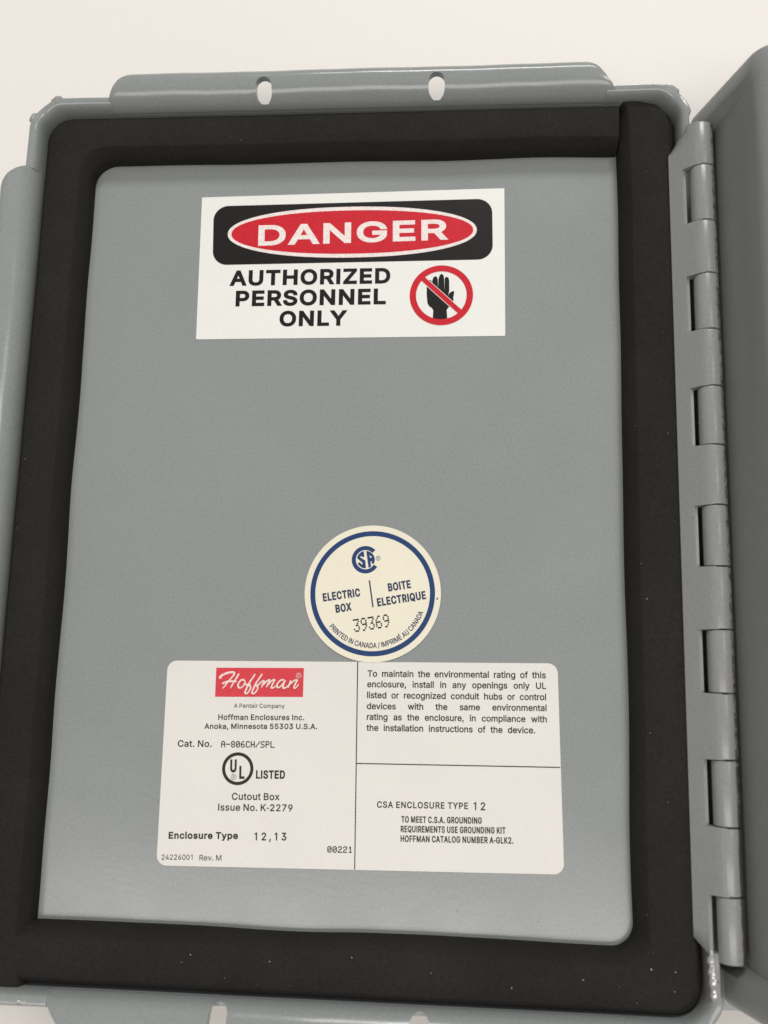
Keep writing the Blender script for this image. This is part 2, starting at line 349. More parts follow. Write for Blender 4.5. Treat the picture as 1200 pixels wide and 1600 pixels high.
 "K": [467,[[448,509,364,509,339,483,339,481,326,469,326,467,313,455,313,453,301,442,301,440,288,428,288,426,275,414,275,412,262,400,262,398,250,387,250,385,237,373,237,371,224,359,224,357,212,346,212,344,199,332,199,330,193,325,193,323,151,276,151,274,147,271,147,269,143,266,143,264,139,261,139,259,135,256,135,254,131,251,125,242,125,509,60,509,60,0,125,0,124,167,139,181,139,183,157,200,157,202,175,219,175,221,193,238,197,244,199,244,203,239,217,217,220,215,222,210,225,208,227,203,230,201,244,179,247,177,249,172,252,170,254,165,257,163,259,158,262,156,271,141,274,139,276,134,279,132,281,127,284,125,293,110,296,108,298,103,301,101,303,96,306,94,308,89,311,87,320,72,323,70,325,65,328,63,330,58,333,56,335,51,338,49,340,44,343,42,347,34,350,32,352,27,355,25,357,20,360,18,372,0,449,0,439,15,436,17,434,22,431,24,429,29,426,31,424,36,421,38,419,43,416,45,414,50,411,52,409,57,406,59,404,64,401,66,399,71,396,73,394,78,391,80,389,85,386,87,384,92,381,94,379,99,376,101,374,106,371,108,369,113,366,115,364,120,361,122,359,127,356,129,354,134,351,136,349,141,346,143,344,148,323,175,321,180,318,182,316,187,313,189,311,194,308,196,306,201,303,203,301,208,298,210,296,215,293,217,291,222,288,224,286,229,283,231,281,236,278,238,276,243,273,245,271,250,268,252,266,257,263,259,261,264,258,266,256,271,253,273,251,278,248,280,246,285,243,287,245,292,258,304,258,306,272,319,272,321,285,333,285,335,299,348,299,350,312,362,312,364,326,377,326,379,339,391,339,393,353,406,353,408,367,421,367,423,380,435,380,437,394,450,394,452,407,464,407,466,421,479,421,481]]],
 "L": [393,[[125,509,60,509,60,0,361,0,361,57,125,57]]],
 "M": [628,[[568,509,475,508,474,502,470,495,417,352,397,303,390,281,378,253,371,231,340,153,315,73,288,157,153,508,60,509,60,0,122,0,122,334,119,435,131,404,138,380,140,378,147,354,149,352,156,328,164,311,165,305,177,278,178,272,192,240,193,234,207,202,208,196,220,169,221,163,235,131,236,125,250,93,251,87,263,60,264,54,278,22,285,1,342,0,371,73,372,79,378,91,379,97,383,104,384,110,390,122,391,128,397,140,398,146,404,158,405,164,409,171,410,177,416,189,417,195,423,207,424,213,430,225,436,244,442,256,443,262,449,274,450,280,456,292,462,311,468,323,469,329,473,336,506,438,504,0,568,0]]],
 "N": [523,[[463,509,399,509,400,119,403,77,399,82,364,150,351,168,345,180,339,187,333,199,301,247,295,259,289,266,283,278,251,326,250,330,220,375,219,379,208,394,195,417,189,424,176,447,170,454,169,458,139,503,138,507,136,509,60,509,60,0,125,0,125,314,120,430,176,332,189,314,195,302,208,284,214,272,220,265,226,253,239,235,245,223,258,205,264,193,277,175,278,171,315,115,316,111,346,66,359,43,365,36,378,13,384,6,385,2,387,0,463,0]]],
 "O": [533,[[432,442,401,472,389,478,367,493,330,508,291,515,243,515,201,507,167,493,145,478,136,474,102,442,96,432,80,413,61,374,48,331,41,284,41,224,48,177,61,134,70,118,70,115,80,95,96,76,102,66,133,36,145,30,167,15,204,1,243,-6,291,-6,326,0,344,6,351,10,367,15,389,30,401,36,432,66,434,71,453,95,473,134,486,177,492,224,492,284,486,331,473,374,453,413,434,437],[373,414,386,401,388,396,401,380,415,350,425,316,430,279,430,229,425,192,415,159,401,129,398,127,386,108,362,84,336,68,302,57,285,54,249,54,226,58,198,68,171,84,151,104,136,127,133,129,116,168,114,179,109,192,106,213,104,229,104,279,108,310,119,350,133,380,136,382,148,401,171,424,177,428,181,429,196,440,216,448,249,455,285,455,311,450,338,440,362,424,371,414]]],
 "P": [445,[[370,458,346,480,338,483,337,485,325,490,320,494,285,504,257,508,60,509,60,0,125,0,125,186,257,186,290,191,320,201,325,205,346,215,370,237,374,244,383,253,396,277,404,302,408,329,408,366,404,393,396,418,383,442,374,451],[313,428,329,410,337,394,342,378,344,362,344,333,339,307,329,285,313,267,311,267,306,261,289,252,265,245,249,243,125,242,125,452,249,452,270,449,289,443,306,434,311,428]]],
 "Q": [533,[[432,442,401,472,389,478,367,493,330,508,291,515,243,515,201,507,167,493,145,478,136,474,102,442,96,432,80,413,61,374,48,331,41,284,41,224,48,177,61,134,70,118,70,115,80,95,96,76,102,66,136,34,145,30,169,14,175,13,204,1,243,-6,291,-6,330,1,357,11,401,-48,468,-48,456,-33,454,-28,451,-26,451,-24,448,-22,448,-20,445,-18,445,-16,442,-14,442,-12,439,-10,439,-8,436,-6,436,-4,433,-2,433,0,430,2,430,4,427,6,419,19,416,21,416,23,413,25,413,27,410,29,410,31,407,33,407,35,404,37,404,40,432,66,434,71,453,95,473,134,486,177,492,224,492,284,486,331,473,374,453,413,434,437],[373,414,386,401,388,396,401,380,415,350,425,316,430,279,430,229,425,192,415,159,401,129,398,127,386,108,367,89,365,89,365,91,362,93,362,95,359,97,359,99,356,101,356,103,353,105,353,107,350,109,350,111,347,113,347,115,344,117,344,119,313,159,245,159,286,106,286,104,290,101,302,83,306,80,318,62,307,58,285,54,249,54,216,61,194,70,193,72,171,84,151,104,136,127,133,129,116,168,114,179,109,192,106,213,104,229,104,279,108,310,119,350,133,380,136,382,148,401,171,424,177,428,181,429,196,440,216,448,249,455,285,455,311,450,338,440,362,424,371,414]]],
 "R": [449,[[371,461,346,481,324,492,323,494,286,505,259,508,60,509,60,0,125,0,125,198,247,198,352,1,428,0,314,208,314,210,320,211,346,224,359,235,364,237,373,246,378,254,384,259,389,271,391,272,397,284,405,308,409,334,409,370,405,396,397,420,391,432,389,433,384,445,375,454],[317,427,330,413,339,392,345,365,345,339,342,322,333,298,330,292,316,278,314,278,307,271,290,263,271,258,250,255,125,255,125,452,250,452,271,449,290,443,306,435,308,432]]],
 "S": [447,[[371,457,352,476,341,482,339,485,330,491,304,503,277,511,248,515,207,515,178,511,150,503,133,494,130,494,101,476,80,455,78,450,68,438,62,421,59,417,53,390,53,354,59,328,76,300,97,279,104,276,129,259,171,243,281,211,311,197,315,192,328,183,340,169,344,156,346,135,342,115,333,97,315,77,306,72,304,69,287,60,269,54,249,50,219,49,184,53,151,65,135,76,121,90,118,97,114,101,107,120,104,137,38,137,46,95,57,70,62,65,72,49,90,31,102,23,106,22,117,14,144,3,170,-4,202,-8,247,-8,280,-4,310,5,333,16,336,16,348,26,357,31,381,55,382,59,393,74,399,91,402,95,408,122,408,153,405,172,398,192,382,217,363,234,356,238,352,243,319,261,282,274,189,300,154,315,146,323,135,330,122,344,117,358,115,372,117,393,121,406,123,407,129,419,142,433,160,445,183,454,221,459,260,455,281,449,303,437,322,419,323,415,332,403,337,378,401,378,394,416,384,439,381,441]]],
 "T": [449,[[417,509,32,509,32,452,193,452,193,0,257,0,257,452,417,452]]],
 "U": [517,[[457,509,393,509,392,162,389,143,382,124,371,103,366,99,362,92,341,74,321,63,300,56,275,52,242,52,229,54,218,56,192,65,191,67,176,74,157,90,157,92,147,103,135,124,128,143,125,162,124,509,60,509,61,153,66,123,76,95,92,70,93,66,100,60,107,50,117,40,122,38,139,24,168,8,201,-2,236,-8,281,-8,317,-2,355,11,356,13,379,24,390,34,400,40,424,66,425,70,439,91,448,114,452,127,456,153]]],
 "X": [474,[[446,509,374,509,340,458,337,456,325,436,322,434,310,414,307,412,295,392,292,390,282,373,279,371,267,351,258,340,238,302,231,312,207,357,104,509,29,509,53,473,56,471,64,457,67,455,75,441,78,439,84,428,87,426,95,412,98,410,106,396,109,394,117,380,120,378,126,367,129,365,137,351,140,349,148,335,151,333,159,319,162,317,168,306,171,304,179,290,182,288,190,274,193,272,200,259,18,0,91,0,117,39,120,41,126,52,129,54,137,68,140,70,148,84,151,86,159,100,162,102,170,116,173,118,181,132,184,134,190,145,193,147,201,161,204,163,212,177,219,185,236,218,238,218,269,163,272,161,280,147,283,145,291,131,294,129,300,118,303,116,311,102,314,100,322,86,325,84,333,70,336,68,344,54,347,52,353,41,356,39,382,0,456,0,276,262,279,269,282,271,288,282,291,284,297,295,300,297,306,308,309,310,315,321,318,323,324,334,327,336,333,347,336,349,342,360,345,362,351,373,354,375,360,386,363,388,369,399,372,401,378,412,381,414,387,425,390,427,396,438,399,440,405,451,408,453,414,464,417,466,423,477,426,479]]],
 "Y": [472,[[455,509,381,509,379,507,372,493,368,489,364,480,360,476,353,462,349,458,342,444,338,440,334,431,330,427,323,413,319,409,312,395,308,391,301,377,280,345,251,290,244,280,237,261,229,277,229,280,208,319,187,351,180,365,176,369,172,378,168,382,153,409,149,413,123,458,119,462,104,489,100,493,93,507,91,509,16,509,27,490,31,486,32,482,36,478,37,474,41,470,42,466,46,462,50,453,54,449,55,445,59,441,60,437,64,433,68,424,72,420,73,416,77,412,78,408,82,404,83,400,87,396,96,379,100,375,101,371,105,367,114,350,118,346,119,342,123,338,124,334,128,330,132,321,151,293,155,284,169,264,173,255,192,227,196,218,203,209,203,0,268,0,268,209,275,218,279,227,298,255,302,264,316,284,320,293,324,297,325,301,329,305,330,309,334,313,343,330,347,334,348,338,352,342,361,359,365,363,366,367,370,371,371,375,375,379,376,383,380,387,384,396,388,400,389,404,393,408,394,412,398,416,399,420,403,424,407,433,411,437,412,441,416,445,417,449,421,453,425,462,429,466,430,470,434,474,435,478,439,482,440,486,444,490]]],
 "Z": [438,[[397,509,40,509,40,452,323,453,312,439,308,431,305,429,297,415,294,413,288,402,285,400,257,357,254,355,226,312,223,310,195,267,192,265,153,206,150,204,122,161,119,159,91,116,88,114,60,71,57,69,49,55,42,47,42,0,399,0,399,57,159,57,114,55,142,91,142,93,152,104,156,112,159,114,169,131,172,133,204,182,207,184,239,233,242,235,274,284,277,286,285,300,288,302,309,335,312,337,320,351,323,353,344,386,347,388,355,402,358,404,366,418,369,420,379,437,382,439,390,453,397,461]]],
 "a": [389,[[306,344,287,360,256,375,225,382,189,384,151,380,113,368,94,358,92,355,78,346,64,332,54,316,51,314,41,291,98,274,101,275,110,293,126,309,130,310,148,322,176,330,214,330,241,322,261,306,268,291,270,290,273,281,276,255,273,242,267,236,253,230,116,209,86,198,60,181,48,169,43,159,39,155,34,140,31,121,31,93,35,72,42,53,54,35,67,22,72,20,84,10,109,-1,144,-8,183,-7,216,1,219,4,241,15,262,36,270,50,272,52,277,52,277,0,337,0,336,271,329,305,322,321],[276,190,275,128,272,114,267,99,259,85,236,63,221,55,203,49,184,46,149,47,129,52,110,63,96,81,93,91,93,120,97,131,106,142,115,147,121,153,146,163,238,177,268,184]]],
 "b": [424,[[341,336,314,361,288,374,261,382,218,384,190,380,170,373,168,370,150,358,130,335,122,323,118,319,114,319,114,509,53,509,53,0,112,0,112,59,118,59,120,57,134,35,155,15,159,14,179,0,196,-5,215,-8,262,-6,289,3,314,16,341,39,345,46,355,56,371,85,382,119,388,149,390,180,388,229,382,259,369,296,367,297,354,321,341,334],[284,308,301,291,313,270,321,248,326,223,328,207,328,172,326,155,321,130,310,103,308,102,301,87,284,69,282,69,272,60,250,50,235,47,206,47,182,53,169,59,167,62,157,68,140,85,128,108,120,128,115,154,113,172,113,207,115,225,120,250,129,274,131,275,140,292,157,309,166,314,168,317,191,326,206,329,235,329,259,323,272,317,274,314]]],
 "c": [396,[[328,337,299,360,269,374,236,383,187,384,158,378,129,367,128,365,103,351,79,327,77,322,64,306,49,277,40,245,35,211,35,164,41,127,49,99,64,70,67,68,79,49,103,25,115,19,129,9,158,-2,187,-8,239,-6,278,5,307,21,333,45,340,57,350,69,363,102,306,117,304,117,302,114,292,88,276,70,274,70,261,59,241,51,222,47,182,49,162,55,161,57,144,66,128,82,128,84,118,96,108,116,103,133,96,181,98,215,102,238,108,259,118,279,128,294,144,310,164,322,182,328,201,330,232,328,253,321,269,312,286,295,288,290,295,282,302,263,305,262,362,277,345,316,332,330]]],
 "d": [424,[[372,509,311,509,311,319,306,319,304,321,293,339,271,361,246,376,230,381,210,384,178,384,153,379,123,368,99,352,77,330,73,322,62,308,48,278,39,247,35,213,35,164,39,131,48,99,62,69,73,55,77,47,99,25,123,9,147,-1,178,-8,219,-7,234,-4,249,2,275,19,295,40,305,57,307,59,313,59,313,0,372,0],[269,308,284,292,293,275,295,274,309,231,311,209,311,170,309,148,304,128,294,102,289,96,284,85,268,68,266,68,256,59,233,50,218,47,190,47,175,50,152,60,150,63,140,69,124,87,115,104,113,105,99,149,97,170,98,221,104,248,114,274,116,275,124,291,140,308,142,308,152,317,175,326,190,329,219,329,243,323,256,317,264,310]]],
 "e": [404,[[330,330,312,348,302,354,295,361,274,371,253,378,219,384,185,384,156,378,127,367,113,356,102,350,78,326,59,297,59,294,49,275,39,244,35,211,35,164,40,130,49,99,63,70,76,55,79,49,103,25,107,24,128,10,160,-2,191,-8,240,-7,263,-3,284,4,321,26,339,43,357,69,365,91,308,105,305,104,297,87,293,84,285,72,279,66,270,62,261,55,236,48,197,47,178,50,161,56,142,67,137,73,135,73,126,82,126,84,116,96,105,118,96,161,96,169,371,169,371,216,366,252,353,293,341,316,337,319],[264,314,280,298,298,270,304,250,308,221,97,221,97,233,109,271,127,297,150,316,158,319,163,323,181,328,210,330,229,328,244,324]]],
 "f": [254,[[243,521,209,529,176,530,145,523,126,515,121,510,112,505,101,494,91,479,84,462,81,445,81,379,6,379,6,327,81,327,81,0,142,0,142,327,228,327,228,379,142,379,142,427,145,444,152,458,163,468,169,470,176,472,211,473,227,468]]],
 "g": [425,[[372,379,313,379,313,319,308,319,306,321,296,337,277,358,264,365,254,373,235,380,207,384,164,382,137,374,111,361,98,348,96,348,71,321,70,317,54,292,42,261,36,231,34,201,36,152,42,122,54,91,71,64,92,41,107,32,112,27,137,14,163,7,206,5,234,9,253,16,257,20,275,30,294,50,304,66,306,68,311,68,311,-11,308,-35,298,-59,278,-78,272,-80,262,-87,238,-95,197,-97,185,-96,153,-88,152,-86,130,-74,114,-58,114,-56,101,-41,51,-69,64,-92,88,-116,96,-120,104,-127,131,-137,140,-142,174,-149,227,-150,253,-147,276,-141,304,-131,325,-117,344,-98,354,-82,357,-80,367,-55,372,-28],[269,309,285,292,290,282,296,275,305,251,310,227,312,210,312,175,310,158,305,133,295,110,288,101,287,97,269,79,254,69,233,62,219,60,189,60,175,62,153,71,145,78,137,82,124,95,117,108,113,112,99,153,97,174,98,223,104,250,113,273,115,274,124,291,140,308,142,308,152,317,175,326,190,329,219,329,238,325,255,319,267,309]]],
 "h": [410,[[328,341,310,359,305,361,296,369,273,378,254,383,239,384,198,382,174,374,151,362,130,342,114,316,114,509,53,509,53,0,114,0,114,240,117,259,123,278,125,279,131,291,144,306,167,321,198,329,225,328,247,323,264,313,280,297,285,287,285,284,290,276,295,252,296,0,357,0,356,263,349,302,341,322,334,330]]],
 "i": [167,[[114,379,53,379,53,0,114,0],[119,507,109,517,92,523,75,523,66,521,57,516,44,500,42,492,43,470,50,458,62,448,76,443,91,443,109,450,119,460,126,476,126,491]]],
 "k": [381,[[360,379,284,379,121,212,114,212,114,509,53,509,53,0,114,0,114,141,154,178,294,0,372,0,201,216]]],
 "l": [160,[[111,520,50,520,50,0,111,0]]],
 "m": [610,[[531,344,512,363,505,366,498,372,482,379,460,385,415,385,382,376,353,359,337,344,330,333,326,330,318,311,316,311,314,321,303,343,280,367,275,369,267,376,246,383,215,386,186,382,157,368,130,344,122,332,112,309,112,379,53,379,53,0,114,0,114,251,117,268,122,283,130,297,145,312,163,323,190,330,212,330,227,327,245,318,261,302,262,298,269,289,274,272,274,0,335,0,336,257,341,282,356,305,367,316,382,324,406,330,431,330,445,327,462,320,481,305,490,290,495,269,496,0,557,0,556,276,550,308,541,329]]],
 "n": [410,[[328,341,310,359,305,361,296,369,273,378,254,383,239,384,198,382,174,374,151,362,130,342,112,311,112,379,53,379,53,0,114,0,114,240,117,259,123,278,125,279,131,291,144,306,167,321,198,329,225,328,247,323,264,313,280,297,285,287,285,284,290,276,295,252,296,0,357,0,356,263,349,302,341,322,334,330]]],
 "o": [415,[[336,327,312,351,300,357,286,367,257,378,227,384,187,384,158,378,131,368,103,351,79,327,77,322,64,306,49,277,40,245,35,211,35,164,41,127,49,99,64,70,67,68,79,49,103,25,115,19,129,9,158,-2,187,-8,227,-8,257,-2,284,8,312,25,336,49,342,59,352,70,366,99,376,131,380,164,380,211,376,245,366,277,359,289,359,292,352,306,342,317],[274,307,292,288,304,268,312,245,317,220,319,204,319,171,312,130,303,106,301,105,292,88,274,69,272,69,263,60,239,50,223,47,192,47,176,50,153,60,142,70,140,70,124,88,115,105,113,106,99,149,97,169,98,218,104,245,113,270,115,271,124,288,140,306,142,306,153,316,176,326,192,329,223,329,234,327,243,325,256,318,259,318,268,312,272,307]]],
 "p": [424,[[341,336,314,361,288,374,261,382,218,384,190,380,170,373,143,351,143,349,139,346,139,344,118,319,112,319,112,379,53,379,53,-143,114,-143,114,59,118,59,120,57,130,40,136,35,141,27,158,13,162,12,172,4,188,-3,218,-8,262,-6,289,3,314,16,317,20,332,30,355,56,371,85,382,119,388,149,390,198,388,229,382,259,371,292,355,317,354,321,341,334],[284,308,301,291,313,270,321,248,326,223,328,207,328,172,326,155,321,130,310,103,308,102,301,87,284,69,282,69,272,60,250,50,235,47,206,47,182,53,169,59,167,62,157,68,140,85,128,108,120,128,115,154,113,172,113,207,115,225,120,250,129,274,131,275,140,292,157,309,166,314,168,317,191,326,206,329,235,329,259,323,272,317,274,314]]],
 "r": [259,[[243,384,189,383,170,377,151,367,130,347,130,345,124,340,115,321,112,321,112,379,53,379,53,0,114,0,114,249,121,276,130,291,145,306,147,306,151,311,165,318,180,323,194,325,225,325,242,323]]],
 "s": [365,[[297,342,277,360,273,361,262,369,242,377,204,384,170,384,147,381,128,376,117,370,114,370,86,354,65,332,65,330,59,324,53,311,47,288,47,259,53,236,64,216,83,198,87,197,103,186,125,178,129,175,210,156,244,144,246,141,251,139,262,127,267,112,268,101,265,87,259,75,245,62,222,51,208,47,187,45,158,47,140,52,123,60,109,74,101,86,94,107,38,95,36,92,45,62,49,58,56,45,62,40,62,38,83,18,103,7,109,6,116,2,138,-4,165,-8,200,-8,225,-5,249,2,265,10,268,10,291,24,308,41,319,57,327,77,331,94,330,121,326,140,314,163,295,182,291,183,274,195,244,206,170,223,135,235,126,241,115,252,110,263,109,270,111,293,113,294,119,306,130,317,149,327,164,331,182,333,211,331,229,325,230,323,239,319,254,305,260,293,262,292,268,277,322,289,324,291,319,299,319,302,309,320,304,333,300,336]]],
 "t": [227,[[126,471,65,471,65,379,6,379,6,327,65,327,65,88,68,63,77,40,94,19,112,7,136,-1,176,-4,213,2,202,54,176,50,149,53,139,58,133,64,127,79,126,327,204,327,204,379,126,379]]],
 "u": [410,[[357,379,296,379,296,139,293,121,288,106,279,88,257,66,243,58,228,53,213,51,185,51,161,57,160,59,146,66,137,75,137,77,130,83,119,104,114,127,114,379,53,379,53,119,57,93,64,69,75,47,80,43,84,36,105,16,126,5,144,-1,167,-5,211,-3,235,5,258,17,279,37,285,48,294,59,298,69,298,0,357,0]]],
 "v": [389,[[371,379,304,378,255,237,253,235,250,223,248,221,245,209,243,207,240,195,238,193,235,181,233,179,230,167,213,123,195,61,174,131,172,133,151,195,149,197,120,281,110,305,85,378,17,379,162,1,227,1,228,7,237,27,241,41,245,48,246,54,250,61,251,67,255,74,259,88,263,95,264,101,268,108,272,122,276,129,277,135,281,142,285,156,289,163,290,169,294,176,298,190,302,197,303,203,307,210,308,216,312,223,316,237,320,244,321,250,325,257,329,271,333,278,334,284,338,291,339,297]]],
 "w": [567,[[545,379,480,379,479,377,420,165,397,67,384,127,371,171,317,377,316,379,252,379,192,165,171,66,169,66,156,128,88,377,87,379,23,379,138,0,199,0,200,2,253,187,283,309,286,303,302,232,367,2,368,0,429,0]]],
 "x": [379,[[352,379,282,379,246,325,245,321,233,305,232,301,218,282,217,278,211,271,191,234,175,259,167,275,165,276,164,280,160,284,159,288,153,295,152,299,144,309,143,313,137,320,136,324,128,334,127,338,121,345,120,349,100,379,29,379,155,194,21,0,91,0,170,119,189,154,214,111,220,104,221,100,235,81,236,77,250,58,251,54,287,0,358,0,340,27,337,29,333,37,330,39,324,50,321,52,317,60,314,62,308,73,305,75,301,83,298,85,292,96,289,98,285,106,282,108,278,116,275,118,269,129,266,131,262,139,259,141,253,152,250,154,246,162,243,164,237,175,225,190,225,193,232,204,235,206,247,226,250,228,264,251,267,253,279,273,282,275,294,295,297,297,311,320,314,322]]],
 "y": [389,[[371,379,304,378,255,237,253,235,250,223,248,221,245,209,243,207,240,195,238,193,235,181,233,179,230,167,213,123,195,61,174,131,172,133,151,195,149,197,120,281,110,305,85,378,17,379,163,0,142,-57,125,-79,110,-88,104,-89,85,-90,61,-86,47,-139,59,-142,93,-145,103,-145,133,-139,136,-136,158,-125,182,-101,201,-67,202,-61,211,-41,215,-27,224,-7,228,7,242,40,246,54,250,61,251,67,255,74,259,88,263,95,264,101,268,108,272,122,276,129,277,135,281,142,285,156,289,163,290,169,294,176,295,182,299,189,303,203,307,210,308,216,312,223,316,237,320,244,321,250,325,257,329,271,333,278,334,284,338,291,339,297]]],
 "z": [380,[[333,379,48,379,48,323,254,323,254,319,247,312,247,310,233,294,220,275,216,272,210,262,206,259,206,257,192,241,179,222,175,219,169,209,165,206,165,204,151,188,145,178,141,175,141,173,127,157,114,138,110,135,104,125,100,122,100,120,86,104,73,85,69,82,63,72,42,47,42,0,339,0,339,56,126,56,126,61,129,63,132,69,136,72,145,86,149,89,149,91,162,106,171,120,175,123,187,141,191,144,191,146,204,161,213,175,217,178,229,196,233,199,242,213,246,216,255,230,259,233,259,235,272,250,284,268,288,271,297,285,301,288,310,302,314,305,323,319,333,330]]],
 "É": [419,[[372,509,60,509,60,0,375,0,375,57,125,57,125,229,355,229,355,286,125,286,125,452,372,452],[307,659,239,659,191,558,241,558]]],
}
PRINT_LINES = [
 ('danger_white', 'DANGER', -34.27, 77.14, 14.44, 78.14, 5.65, 'fit', 0.3, 1.0),
 ('danger_black', 'AUTHORIZED', -41.14, 66.28, 0.11, 66.55, 4.22, 'fit', 0.26, 1.0),
 ('danger_black', 'PERSONNEL', -39.41, 60.71, -0.89, 60.99, 4.26, 'fit', 0.26, 1.0),
 ('danger_black', 'ONLY', -27.85, 55.27, -10.73, 55.38, 4.15, 'fit', 0.26, 1.0),
 ('csa_blue', 'ELECTRIC', -14.24, -14.14, -5.32, -12.72, 1.98, 'fit', 0.11, 1.0),
 ('csa_blue', 'BOX', -11.1, -16.79, -7.31, -16.16, 1.97, 'fit', 0.11, 1.0),
 ('csa_blue', 'BOITE', 1.37, -11.5, 6.78, -10.55, 1.98, 'fit', 0.11, 1.0),
 ('csa_blue', 'ELECTRIQUE', -1.16, -15.1, 10.41, -13.1, 1.97, 'fit', 0.11, 1.0),
 ('csa_serial', '39369', -6.52, -21.33, 1.9, -19.88, 3.15, 'dots', 0, 1.0),
 ('rating', 'A Pentair Company', -34.74, -39.54, -22.61, -39.32, 0.98, 'fit', 0.015, 1.0),
 ('rating', 'Hoffman Enclosures Inc.', -38.36, -42.45, -17.82, -42.0, 1.3, 'fit', 0.045, 1.0),
 ('rating', 'Anoka, Minnesota 55303 U.S.A.', -41.55, -44.6, -14.71, -43.97, 1.25, 'fit', 0.045, 1.0),
 ('rating', 'Cat. No.', -47.74, -48.9, -39.59, -48.72, 1.54, 'fit', 0.045, 1.0),
 ('rating', 'A-806CH/SPL', -37.31, -48.73, -24.66, -48.46, 1.45, 'pixel', 0, 1.0),
 ('rating', 'LISTED', -28.72, -55.61, -21.87, -55.44, 1.91, 'fit', 0.1, 1.0),
 ('rating', 'U', -34.92, -54.36, -33.37, -54.32, 2.96, 'fit', 0.14, 1.0),
 ('rating', 'L', -32.67, -55.77, -31.42, -55.73, 2.95, 'fit', 0.14, 1.0),
 ('rating', 'Cutout Box', -34.19, -60.53, -22.96, -60.26, 1.58, 'fit', 0.045, 1.0),
 ('rating', 'Issue No. K-2279', -37.3, -63.04, -19.81, -62.67, 1.57, 'fit', 0.045, 1.0),
 ('rating', 'Enclosure Type', -48.64, -69.7, -32.3, -69.22, 1.56, 'fit', 0.09, 1.0),
 ('rating', '12,13', -28.45, -69.36, -20.99, -69.14, 1.75, 'space', 0.06, 1.0),
 ('rating', '24226001', -50.01, -74.39, -42.71, -74.17, 1.17, 'fit', 0.015, 1.0),
 ('rating', 'Rev. M', -41.09, -74.23, -35.93, -74.08, 1.24, 'fit', 0.015, 1.0),
 ('rating', '00221', -11.4, -71.43, -5.64, -71.3, 1.39, 'pixel', 0, 1.0),
 ('rating', 'To maintain the environmental rating of this', -3.18, -31.61, 38.41, -31.05, 1.51, 'justify', 0.045, 0.985),
 ('rating', 'enclosure, install in any openings only UL', -3.2, -34.05, 38.44, -33.49, 1.5, 'justify', 0.045, 0.985),
 ('rating', 'listed or recognized conduit hubs or control', -3.18, -36.56, 38.42, -36.05, 1.49, 'justify', 0.045, 0.985),
 ('rating', 'devices with the same environmental', -3.16, -39.1, 38.52, -38.51, 1.49, 'justify', 0.045, 0.985),
 ('rating', 'rating as the enclosure, in compliance with', -3.09, -41.55, 38.55, -41.05, 1.48, 'justify', 0.045, 0.985),
 ('rating', 'the installation instructions of the device.', -3.12, -44.03, 35.88, -43.61, 1.48, 'justify', 0.045, 0.985),
 ('rating', 'CSA ENCLOSURE TYPE', -0.25, -61.2, 20.61, -60.84, 1.44, 'space', 0.05, 1.0),
 ('rating', '12', 21.85, -61.0, 24.52, -60.99, 1.75, 'space', 0.05, 1.0),
 ('rating', 'TO MEET C.S.A. GROUNDING', 5.41, -64.29, 23.75, -63.96, 1.43, 'fit', 0.06, 1.0),
 ('rating', 'REQUIREMENTS USE GROUNDING KIT', 5.32, -66.4, 29.12, -65.95, 1.43, 'fit', 0.06, 1.0),
 ('rating', 'HOFFMAN CATALOG NUMBER A-GLK2.', 5.32, -68.5, 30.87, -68.05, 1.42, 'fit', 0.06, 1.0),
]
